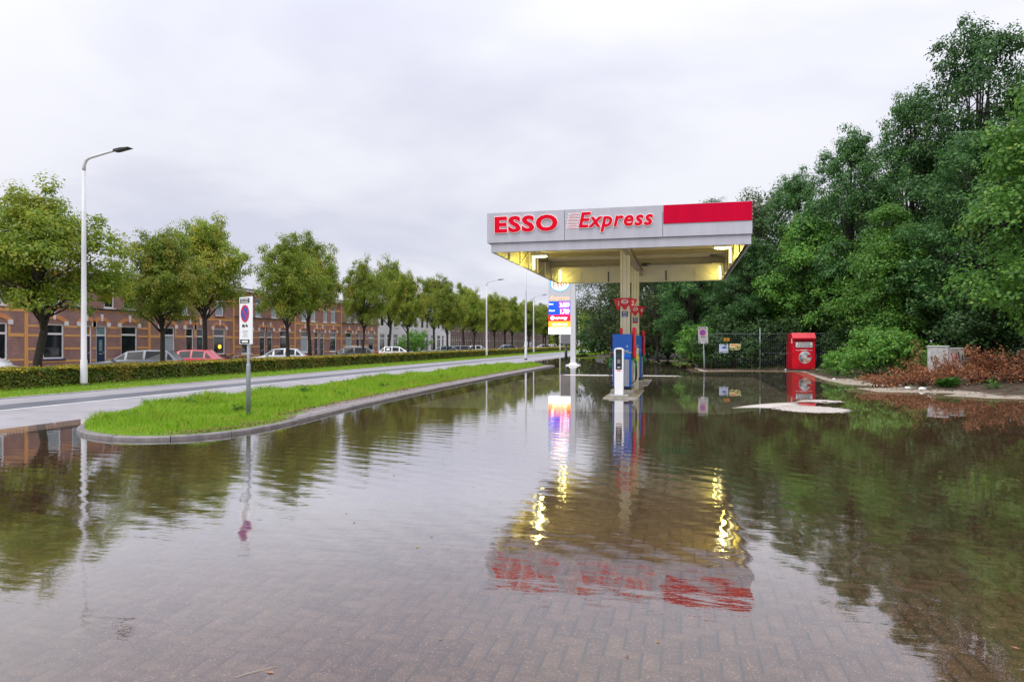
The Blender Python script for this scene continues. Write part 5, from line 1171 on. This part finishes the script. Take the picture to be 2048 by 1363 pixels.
def make_tree(seed, H, cb_, Rr, shape, nl, per_lobe, leaves_per, leaf, lobe_r, lm, bm_, trunk_r, cl_r=(.3, .55), name='street_tree', droop=0.0, up=.55, ragged=10):
    """tree around the origin; shape(t) gives the crown radius factor at height fraction t"""
    g_ = random.Random(seed); lobes = []
    for k in range(nl):
        t = (k + .5) / nl; t = min(.97, max(.03, t + g_.uniform(-.05, .05))); a = k * 2.399 + g_.uniform(-.5, .5); lr = lobe_r * g_.uniform(.75, 1.3) * (.75 + .4 * shape(t))
        rr = max(0, Rr * shape(t) - lr * .75) * (g_.uniform(.55, 1.08)); z = cb_ + lr * .5 + t * (H - cb_ - lr * 1.25)
        lobes.append((rr * math.cos(a), rr * math.sin(a), z, lr, lr * .85))
    big = list(lobes)
    for k in range(ragged):                                   # sprays that break the outline
        b_ = g_.choice(big); a = math.atan2(b_[1], b_[0]) + g_.uniform(-.6, .6); q = b_[3] * g_.uniform(.85, 1.35); e_ = g_.uniform(.0, 1.3)
        lobes.append((b_[0] + math.cos(a) * q * math.cos(e_), b_[1] + math.sin(a) * q * math.cos(e_), b_[2] + q * .9 * math.sin(e_), lobe_r * g_.uniform(.28, .5), lobe_r * g_.uniform(.28, .5)))
    V, F = crown(lobes, per_lobe, leaves_per, leaf, cl_r, up, seed, droop); lobes = big
    o = empty(name); wob = [(g_.uniform(-.12, .12), g_.uniform(-.12, .12)) for _ in range(7)]
    path = [(0, 0, -.15), (wob[0][0] * .3, wob[0][1] * .3, cb_ * .45)] + [(wob[i][0] * 1.5, wob[i][1] * 1.5, cb_ * .9 + (H * .88 - cb_ * .9) * (i - 1) / 4) for i in range(1, 6)]
    rads = [trunk_r, trunk_r * .88] + [trunk_r * (.8 - .15 * i) for i in range(5)]
    woody(path, rads, [(l[0], l[1], l[2], trunk_r * .38) for l in lobes], seed).build('trunk', bm_, o, True)
    link('crown', np_mesh('crown', V, F, lm), o); return o
L_lime = leaf_mat('lime_leaf', [(0, (0.11, 0.19, 0.018)), (.5, (0.19, 0.28, 0.024)), (.85, (0.29, 0.36, 0.034)), (1, (0.40, 0.38, 0.05))], trans=.48, nscale=.7, patch=(0.42, 0.37, 0.045))
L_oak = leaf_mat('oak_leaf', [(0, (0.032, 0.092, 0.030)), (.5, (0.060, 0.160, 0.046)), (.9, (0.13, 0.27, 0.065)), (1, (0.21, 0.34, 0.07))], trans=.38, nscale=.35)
L_light = leaf_mat('bright_leaf', [(0, (0.07, 0.20, 0.030)), (.5, (0.13, 0.31, 0.045)), (.9, (0.21, 0.42, 0.06)), (1, (0.33, 0.45, 0.07))], trans=.42, nscale=.4)
L_birch = leaf_mat('birch_leaf', [(0, (0.050, 0.085, 0.028)), (.6, (0.090, 0.14, 0.040)), (1, (0.15, 0.19, 0.055))], trans=.35)
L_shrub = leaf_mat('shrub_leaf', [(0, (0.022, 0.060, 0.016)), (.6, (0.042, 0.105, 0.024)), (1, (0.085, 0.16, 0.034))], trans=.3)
sh_lime = lambda t: math.sin(math.pi * (0.16 + .80 * t)) ** .75 * (1.08 - .28 * t)
sh_tall = lambda t: (min(1, .75 + .9 * t) if t < .28 else max(.18, (1 - ((t - .28) / .76) ** 2.6)))
limes = [make_tree(100 + i, 7.6, 2.7, 3.0, sh_lime, 25, 19, 50, .125, 1.05, L_lime, M_bark, .17, (.22, .5), name='street_tree', ragged=34) for i in range(3)]
ords = ['first', 'second', 'third', 'fourth', 'fifth', 'sixth', 'seventh', 'eighth', 'ninth', 'tenth', 'eleventh', 'twelfth', 'thirteenth', 'fourteenth', 'fifteenth']
near_row = [(20.14, 7.75, .96), (26.44, 7.3, .66), (36.71, 8.6, .76), (47.04, 8.3, .58), (55.35, 8.3, .62), (65.38, 8.0, .6), (74.5, 8.0, .66), (83.2, 8.4, .72), (92.65, 8.4, .75), (104, 8.4, .95), (117.8, 8.3, .95), (130, 8.6, 1.0), (146, 8.8, 1.05), (164, 9, 1.1), (185, 9, 1.2)]
far_row = [(40.78, 11.0, 1.06), (54.57, 11.9, 1.02), (71.6, 11.6, .98), (86, 11.2, 1.0), (98.7, 11.1, 1.05), (123.85, 10.5, 1.2), (141, 11, 1.25), (160, 11.5, 1.3), (178, 11.5, 1.3)]
used = set()
def plant(protos, i, loc, rz, sc, label, cat, group):
    p = protos[i % len(protos)]
    if id(p) not in used: used.add(id(p)); o = p; o.location = loc; o.rotation_euler = (0, 0, rz); o.scale = sc
    else: o = copy_tree(p, None, loc, rz, sc)
    return tag(o, label, cat, group)
for i, (y, top_, w_) in enumerate(near_row):
    s_ = (top_ - GZ) / 8.25; plant(limes, i, (-23.0 + random.uniform(-.15, .15), y, GZ), i * 2.1 + .7, (w_, w_ * (1.08 if i % 2 else .92), s_), '%s tree from the left in the row just behind the hedge' % ords[i], 'tree', 'street trees just behind the hedge')
for i, (y, top_, w_) in enumerate(far_row):
    s_ = (top_ - GZ) / 8.2; plant(limes, i + 1, (-32.0, y, GZ), i * 1.7 + 2, (w_, w_, s_), '%s tree from the left in the row close to the houses' % ords[i], 'tree', 'street trees close to the houses')
for i, (x, y, h_, w_) in enumerate(((-27, 205, 12, 1.7), (-19, 225, 13, 1.9), (-12, 240, 14, 2.0), (-34, 215, 14, 1.9), (-5, 225, 15, 2.1))):
    plant(limes, i, (x, y, -.4), i, (w_, w_, h_ / 7.6), '%s tree closing the far end of the road' % ords[i], 'tree', 'trees at the far end of the road')
# ---- hedge
hd = empty('hedge', (-20.25, 70, 0.1), 0, 'long clipped hedge with yellowing top along the road', 'hedge')
L_hedge = leaf_mat('hedge_leaf', [(0, (0.07, 0.14, 0.014)), (.5, (0.14, 0.21, 0.02)), (.85, (0.23, 0.26, 0.026)), (1, (0.40, 0.17, 0.04))], trans=.36, nscale=.55, patch=(0.31, 0.24, 0.03))
L_hedgetop = leaf_mat('hedge_top_leaf', [(0, (0.24, 0.24, 0.018)), (.6, (0.40, 0.34, 0.026)), (1, (0.46, 0.27, 0.03))], trans=.4, nscale=.5)
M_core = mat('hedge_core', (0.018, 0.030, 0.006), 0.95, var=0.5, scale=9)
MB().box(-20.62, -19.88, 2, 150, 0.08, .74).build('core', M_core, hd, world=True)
def hy(n): return 8 + 142 * rng.uniform(0, 1, n) ** 2.0
n = 42000; y_ = hy(n); z_ = .12 + .66 * rng.uniform(0, 1, n); bul = .03 * np.sin(y_ * 1.9) + .03 * np.sin(y_ * 4.3 + 1)
Cc = np.stack([-19.84 + bul + rng.normal(0, .03, n), y_, z_], -1); Nn = np.stack([np.ones(n), rng.normal(0, .5, n), rng.normal(.35, .5, n)], -1); V, F = leaf_quads(Cc, Nn, (.075 + .0011 * y_) * rng.uniform(.7, 1.3, n))
link('side_foliage', np_mesh('side_foliage', V - np.array(hd.location), F, L_hedge), hd)
n = 9000; y_ = hy(n); Cc = np.stack([-19.82 + rng.normal(0, .03, n), y_, .77 - np.abs(rng.normal(0, .05, n))], -1); V, F = leaf_quads(Cc, np.stack([np.ones(n) * .6, rng.normal(0, .5, n), np.ones(n)], -1), (.075 + .0011 * y_) * rng.uniform(.7, 1.3, n))
link('rim_foliage', np_mesh('rim_foliage', V - np.array(hd.location), F, L_hedgetop), hd)
n = 26000; y_ = hy(n); x_ = rng.uniform(-20.68, -19.82, n); Cc = np.stack([x_, y_, .765 + .02 * np.sin(y_ * 2.7) + rng.normal(0, .025, n)], -1); Nn = np.stack([rng.normal(.1, .5, n), rng.normal(0, .5, n), np.ones(n)], -1); V, F = leaf_quads(Cc, Nn, (.07 + .0011 * y_) * rng.uniform(.7, 1.3, n))
link('top_foliage', np_mesh('top_foliage', V - np.array(hd.location), F, L_hedgetop), hd)
# ---- woodland on the right
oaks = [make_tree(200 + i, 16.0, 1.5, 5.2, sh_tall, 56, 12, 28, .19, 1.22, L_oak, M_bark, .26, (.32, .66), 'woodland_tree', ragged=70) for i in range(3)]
brights = [make_tree(300 + i, 9.0, .5, 3.0, sh_lime, 30, 20, 40, .14, 1.05, L_light, M_bark, .13, (.3, .6), 'woodland_tree', ragged=20) for i in range(2)]
birch = [make_tree(400, 13.0, 1.2, 3.2, sh_tall, 34, 16, 26, .15, 1.1, L_birch, M_barkgrey, .14, (.3, .6), 'birch_tree', .55, ragged=24)]
wood = [(birch, -5.9, 60.5, 11.8, 1.0, 'loose birch tree left of the canopy columns', 'birch'), (birch, -1.8, 54.0, 11.5, 1.15, 'birch tree seen below the canopy right of the columns', 'birch'),
 (oaks, 2.0, 52.5, 11.8, .8, 'dark tree whose top shows just above the red canopy end', 'oak'), (birch, 4.9, 48.6, 12.0, 1.0, 'pale loose tree rising right behind the canopy end', 'birch'), (oaks, 7.2, 46.5, 12.4, .60, 'dark tree with pointed crown above the red container', 'oak'),
 (oaks, 9.9, 44.5, 14.0, .60, 'dark tall tree right of the red container', 'oak'), (oaks, 12.8, 43.5, 15.8, .66, 'very tall dark tree left of the tallest one', 'oak'), (oaks, 15.4, 41.2, 18.7, .78, 'tallest dark tree near the right picture edge', 'oak'),
 (oaks, 20.5, 40.0, 18.5, 1.0, 'tall dark tree cut off by the right picture edge', 'oak'), (brights, 13.4, 27.8, 12.2, 1.18, 'bright green tree leaning in at the right picture edge', 'tree'), (brights, 7.6, 44.6, 9.6, 1.05, 'mid-green tree directly behind the red container', 'tree'),
 (brights, 10.6, 39.2, 8.6, .9, 'mid-green tree between the container and the white cabinet', 'tree'), (oaks, 4.0, 45.4, 8.0, .52, 'bushy green tree behind the fence notices', 'tree'), (oaks, 13.6, 36.0, 11.5, .70, 'dark tree behind the white utility cabinet', 'oak'),
 (oaks, 18.0, 33.5, 13.0, .8, 'dark tree behind the bright tree at the right edge', 'oak'), (oaks, .6, 48.5, 8.5, .5, 'bushy green tree left of the far no parking sign', 'tree')]
cnt = {}
for i, (pr_, x, y, h_, w_, lab, ct) in enumerate(wood):
    base = {id(oaks): 16.0, id(brights): 9.0, id(birch): 13.0}[id(pr_)]; cnt[id(pr_)] = cnt.get(id(pr_), -1) + 1
    plant(pr_, cnt[id(pr_)], (x, y, .25), i * 1.37, (w_, w_, h_ / base), lab, 'tree', 'trees of the woodland edge')
# shrubs filling the wood's edge
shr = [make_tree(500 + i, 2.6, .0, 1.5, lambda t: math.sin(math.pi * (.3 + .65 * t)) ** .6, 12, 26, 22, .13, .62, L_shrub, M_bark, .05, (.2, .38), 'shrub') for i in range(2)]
bsh = [make_tree(520, 2.2, .0, 1.4, lambda t: math.sin(math.pi * (.3 + .65 * t)) ** .6, 12, 28, 22, .13, .6, L_light, M_bark, .04, (.2, .38), 'shrub')]
shl = [(shr, -7.6, 80.5, 2.4, 'dark shrub at the far exit beside the grey panel'), (shr, -4.2, 73.5, 2.0, 'dark shrub at the far shore left of the pumps'), (shr, -1.2, 66, 1.7, 'dark shrub at the far shore right of the pumps'), (shr, 1.0, 58.5, 1.6, 'dark shrub at the far shore below the canopy'), (shr, 2.4, 50, 1.5, 'dark shrub left of the far no parking sign'), (bsh, 1.3, 44.6, 1.25, 'light green shrub touching the far no parking sign'), (shr, 3.0, 43.2, 1.25, 'dark shrub behind the pale blue notice'),
 (shr, 5.0, 43.0, 1.2, 'dark shrub behind the fence pole'), (shr, 6.6, 43.6, 1.2, 'dark shrub hidden low behind the red container'), (shr, 2.0, 42.6, .9, 'low dark shrub right of the far no parking sign'), (shr, 4.0, 42.6, .95, 'low dark shrub below the yellow notice'), (shr, 8.6, 43.4, 1.45, 'dark shrub right of the red container'), (shr, 9.2, 40.2, 1.2, 'dark shrub in the shade between container and bright bush'), (shr, 12.2, 39.5, 1.6, 'dark shrub in the deep shade behind the cabinet'), (bsh, 8.3, 33.3, 1.02, 'bright green bush right of the red container'), (bsh, 9.4, 32.8, .85, 'bright green bush just left of the white cabinet'), (shr, 12.8, 33.0, 1.3, 'dark shrub right of the white cabinet'), (shr, 15.5, 31.0, 1.5, 'dark shrub at the right edge behind the brown branches'), (bsh, 7.3, 35.6, .55, 'low green bush at the water right of the container'), (shr, 16.5, 36, 2.2, 'big dark shrub under the tallest trees')]
c2 = {}
for i, (pr_, x, y, s_, lab) in enumerate(shl):
    c2[id(pr_)] = c2.get(id(pr_), -1) + 1; plant(pr_, c2[id(pr_)], (x, y, float(bank_z(np.array([[x]]), np.array([[y]]))[0, 0]) - .05), i * 1.9, (s_, s_, s_), lab, 'shrub', 'shrubs along the woodland edge')
# depth of the wood: a far mass of foliage behind the edge trees
g2 = np.random.default_rng(77); lob = []
for k in range(150):
    t = k / 150; x = -8 + 48 * t + g2.normal(0, 1.5); y = 66 - 0.42 * (x + 8) + g2.uniform(0, 9); hmax = 8 + 8 * min(1, (x + 8) / 26); z = g2.uniform(.8, hmax); lob.append((x, y, z, g2.uniform(1.5, 2.4), g2.uniform(1.4, 2.0)))
for k in range(110):
    t = k / 110; x = -9 + 46 * t; lob.append((x + g2.normal(0, .6), 70 - .55 * (x + 9) + g2.uniform(-1, 3), g2.uniform(.4, 2.6), g2.uniform(1.3, 1.9), g2.uniform(1.2, 1.7)))
V, F = crown(lob, 6, 17, .36, (.5, .9), .5, 9)
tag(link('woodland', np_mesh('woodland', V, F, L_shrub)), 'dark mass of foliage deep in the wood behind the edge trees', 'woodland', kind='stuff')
lob = [(g2.uniform(-60, 14), g2.uniform(262, 275), g2.uniform(.5, 8.5), g2.uniform(2.5, 3.8), g2.uniform(2.2, 3.2)) for k in range(90)]
V, F = crown(lob, 2.2, 16, .8, (1.0, 1.6), .5, 10)
tag(link('distant_trees', np_mesh('distant_trees', V, F, L_lime)), 'distant line of trees closing the view at the end of the road', 'trees', kind='stuff')
# ground cover along the bank
n = 16000; gx = rng.uniform(1, 18, n); gy = rng.uniform(22, 46, n); sd2 = sdist(gx[None], gy[None])[0]; nz = np.sin(gx * 1.7 + np.sin(gy * 1.1)) * np.cos(gy * 1.3)
kp = (sd2 > .9 + .5 * nz) & (sd2 < 7) & ~((np.abs(gx - 10) < 4.5) & (gy < 29.5) & (rng.uniform(0, 1, n) < .93)) & ~((np.abs(gx - 6.6) < .8) & (np.abs(gy - 41.75) < .8)); gx, gy = gx[kp], gy[kp]; bz = bank_z(gx[None], gy[None])[0]
V, F = leaf_quads(np.stack([gx, gy, bz + np.abs(rng.normal(.05, .06, len(gx)))], -1), np.stack([rng.normal(0, .5, len(gx)), rng.normal(-.3, .5, len(gx)), np.ones(len(gx))], -1), rng.uniform(.07, .14, len(gx)))
tag(link('ground_cover', np_mesh('ground_cover', V, F, leaf_mat('cover_leaf', [(0, (0.025, 0.065, 0.012)), (1, (0.07, 0.14, 0.02))], .3))), 'low green ground cover on the wooded bank', 'ground cover', kind='stuff')
n = 9000; gx = rng.uniform(0, 16, n); gy = rng.uniform(21.5, 46, n); sd2 = sdist(gx[None], gy[None])[0]; kp = (sd2 > .35) & (sd2 < 3.2); gx, gy = gx[kp], gy[kp]; bz = bank_z(gx[None], gy[None])[0]
lo = scatter_leaves('leaf_litter', np.stack([gx, gy, bz + .012], -1), rng.uniform(.05, .10, len(gx)), M_litter); tag(lo, 'brown leaf litter along the wooded water edge', 'leaves', kind='stuff')
# ---- heap of withered cut branches
L_dead = leaf_mat('withered_leaf', [(0, (0.14, 0.052, 0.025)), (.5, (0.29, 0.105, 0.045)), (1, (0.46, 0.22, 0.10))], trans=.35)
hp_ = empty('branch_heap', (9.6, 27.6, 0.12), 0, 'heap of cut branches with withered rust-brown leaves by the water', 'branches')
g3 = random.Random(5); tips = []; tw = MB()
heap = [(6.9, 26.7, .35), (7.5, 27.0, .45), (8.1, 27.2, .7), (8.7, 27.3, .85), (9.3, 27.5, 1.05), (9.9, 27.4, 1.2), (10.4, 27.3, 1.3), (10.9, 27.0, 1.05), (11.4, 27.0, 1.2), (11.9, 26.8, 1.0), (12.4, 26.6, .95), (13.0, 26.3, .8), (9.0, 26.5, .5), (10.2, 26.5, .55), (11.2, 26.2, .5), (12.2, 25.8, .45), (9.1, 29.0, 1.55), (8.9, 29.3, 2.05)]
for (x, y, h_) in heap:
    z0 = float(bank_z(np.array([[x]]), np.array([[y]]))[0, 0])
    for k in range(8 if h_ < 1.5 else 1):
        a = g3.uniform(-.5, math.pi + .5) if h_ < 1.5 else 2.2; ln = g3.uniform(.4, .9); e = Vector((x + math.cos(a) * ln, y + g3.uniform(-.5, .4), z0 + h_ * g3.uniform(.3, .95))); s0 = Vector((x + g3.uniform(-.3, .3), y, z0 + .02)); m_ = s0.lerp(e, .5) + Vector((g3.uniform(-.12, .12), 0, .14)); MB().tube([s0, m_, e], [.022, .015, .005], 5).build('branch', M_bark, hp_, True, world=True); tips += [(m_.lerp(e, t), .24) for t in (.15, .55, 1.0)]
C = []; 
for (p, r_) in tips:
    k = 30; e = rng.normal(0, 1, (k, 3)); C.append(np.array(p) + e * r_ * np.array([.5, .45, .38]))
C = np.concatenate(C); C[:, 2] = np.maximum(C[:, 2], .06); V, F = leaf_quads(C, rng.normal(0, 1, C.shape) + np.array([0, -.3, .5]), rng.uniform(.05, .095, len(C))); link('withered_leaves', np_mesh('withered_leaves', V - np.array(hp_.location), F, L_dead), hp_)
# ---- leafy weeds, at the water's edge and in the verge
M_weedleaf = M_weed
def weed(loc, r_, h_, lab, seed, nleaf=46, ll=.22):
    o = empty('weed_plant', loc, 0, lab, 'plant', 'broad leafy weeds'); g_ = random.Random(seed); mb = MB()
    for k in range(nleaf):
        a = g_.uniform(0, 6.283); el_ = g_.uniform(.2, 1.2); L_ = ll * g_.uniform(.7, 1.25); r0 = g_.uniform(0, .35) * r_; d = Vector((math.cos(a) * math.cos(el_), math.sin(a) * math.cos(el_), math.sin(el_))); s_ = Vector((-math.sin(a), math.cos(a), 0)) * L_ * .19
        b0 = Vector((math.cos(a) * r0, math.sin(a) * r0, g_.uniform(0, h_ * .5))); m1 = b0 + d * L_ * .5; e = b0 + d * L_ + Vector((math.cos(a), math.sin(a), -.7)) * L_ * .3; mb.add([b0, m1 + s_, e, m1 - s_], [(0, 1, 2, 3)])
    me = MB.mesh(mb, 'leaves', M_weedleaf); link('leaves', me, o); MB().tube([(0, 0, -.03), (.01, 0, h_ * .5), (0, .01, h_)], [.012, .01, .004], 5).build('stem', M_weedleaf, o); return o
def bz1(x, y): return float(bank_z(np.array([[x]]), np.array([[y]]))[0, 0])
weed((8.75, 25.9, bz1(8.75, 25.9)), .5, .3, 'bright green leafy plant in front of the brown branches', 3, 130, .30); weed((9.7, 25.0, bz1(9.7, 25)), .3, .45, 'tall thin weed at the water before the brown branches', 4, 36, .16)
for i, (x, y, s_) in enumerate(((-10.6, 11.3, .16), (-9.3, 12.9, .18), (-11.4, 14.0, .22), (-10.2, 15.6, .2), (-9.2, 17.4, .18), (-11.0, 18.5, .22), (-9.6, 21, .22), (-10.8, 24, .24))):
    weed((x, y, .085), .25, s_, '%s broad-leaved weed from the verge tip in the grass' % ords[i], 20 + i, 26, .13)
for i, (x, y, s_) in enumerate(((-36.9, 34.3, .5), (-36.6, 62.5, .8), (-36.5, 63.8, .7))):
    weed((x, y, CZ), .6, s_, ['garden plant below the window of the maroon-door house', 'garden bush left of the pale blue curtained window', 'garden bush right of the pale blue curtained window'][i], 40 + i, 90, .3)
plant(bsh, 9, (-33.5, 82.5, GZ), 1, (1.3, 1.3, 1.6), 'green bush in front of the white houses', 'shrub', 'bushes before the houses')
# ---- litter and driftwood
M_plastic = mat('white_plastic', (0.75, 0.75, 0.76), 0.45, var=0.06)
def litter(loc, s_, lab, seed, m=M_plastic):
    g_ = random.Random(seed); o = empty('litter', loc, g_.uniform(0, 6), lab, 'litter', 'scraps of litter'); mb = MB(); n = 9; vs = [(0, 0, s_ * .32)]
    for r_, z in ((.6, .26), (1.0, .02)): vs += [(math.cos(2*math.pi*k/n) * s_ * r_ * g_.uniform(.6, 1.2), math.sin(2*math.pi*k/n) * s_ * .5 * r_ * g_.uniform(.6, 1.2), s_ * z * g_.uniform(.6, 1.5)) for k in range(n)]
    fs = [(0, 1 + k, 1 + (k + 1) % n) for k in range(n)] + [(1 + k, 1 + n + k, 1 + n + (k + 1) % n, 1 + (k + 1) % n) for k in range(n)]; mb.add(vs, fs).build('scrap', m, o); return o
for i, (x, y, s_, lab) in enumerate(((7.55, 26.0, .16, 'white scrap of litter on the sand before the brown branches'), (7.8, 25.3, .2, 'long white scrap of plastic on the sand'), (10.9, 24.3, .1, 'small white scrap below the brown branches'), (11.6, 24.4, .14, 'white crumpled scrap at the right bank'), (5.75, 41.2, .14, 'white crumpled bag left of the red container'), (7.4, 41.0, .13, 'pale litter right of the red container'), (6.35, 31.6, .14, 'pale litter at the water edge below the bright bush'))): litter((x, y, max(.005, bz1(x, y))), s_, lab, i)
litter((12.9, 24.0, bz1(12.9, 24.0)), .2, 'beige crumpled scrap at the right picture edge', 11, mat('beige_scrap', (.5, .38, .22), .7))
tw_ = empty('twig', (-2.0, 2.92, .002), R(48), 'thin pale straw floating in the near left water', 'twig'); MB().tube([(-.10, 0, 0), (0, .004, .003), (.10, 0, .001)], [.0012, .0014, .0007], 5).build('stalk', mat('straw', (.45, .36, .24), .7), tw_)
n = 420; fx = rng.uniform(-7.5, 6, n); fy = 3.2 + 26 * rng.uniform(0, 1, n) ** 1.5; drift = np.sin(fx * .9 + fy * .6) > .55; fx, fy = fx[drift], fy[drift]
ky = rng.uniform(9.5, 44, 900); kx_ = kerb_x(np.clip(ky, 10, 44)) + np.abs(rng.normal(.03, .10, 900)); fx = np.concatenate([fx, kx_]); fy = np.concatenate([fy, ky])
fo = scatter_leaves('floating_debris', np.stack([fx, fy, np.full(len(fx), .003)], -1), rng.uniform(.012, .035, len(fx)), M_litter, None, .05); tag(fo, 'specks of leaf debris drifting on the flood water and along the kerb', 'debris', kind='stuff')
M_leafy = mat('floating_leaf_brown', (.30, .13, .05), .6, var=.3); M_leafg = mat('floating_leaf_green', (.20, .28, .04), .6, var=.3)
for i, (x, y, m_, lab) in enumerate(((-1.93, 2.93, M_leafy, 'tiny brown leaf floating beside the straw'), (-2.0, 5.0, M_leafg, 'small green leaf floating left of the letters reflection'), (1.7, 4.1, M_leafy, 'brown leaf floating on the dark right water'), (2.9, 5.2, M_leafg, 'green leaf floating on the dark right water'), (.1, 8.3, M_leafg, 'small leaf floating on the canopy reflection'), (3.6, 9.0, M_leafy, 'brown leaf floating far right on the water'))):
    o = empty('floating_leaf', (x, y, .003), i * 1.3, lab, 'leaf', 'single leaves floating on the water'); MB().add([(-.02, 0, 0), (0, -.011, .002), (.022, 0, .001), (0, .011, .003)], [(0, 1, 2, 3)]).build('blade', m_, o)
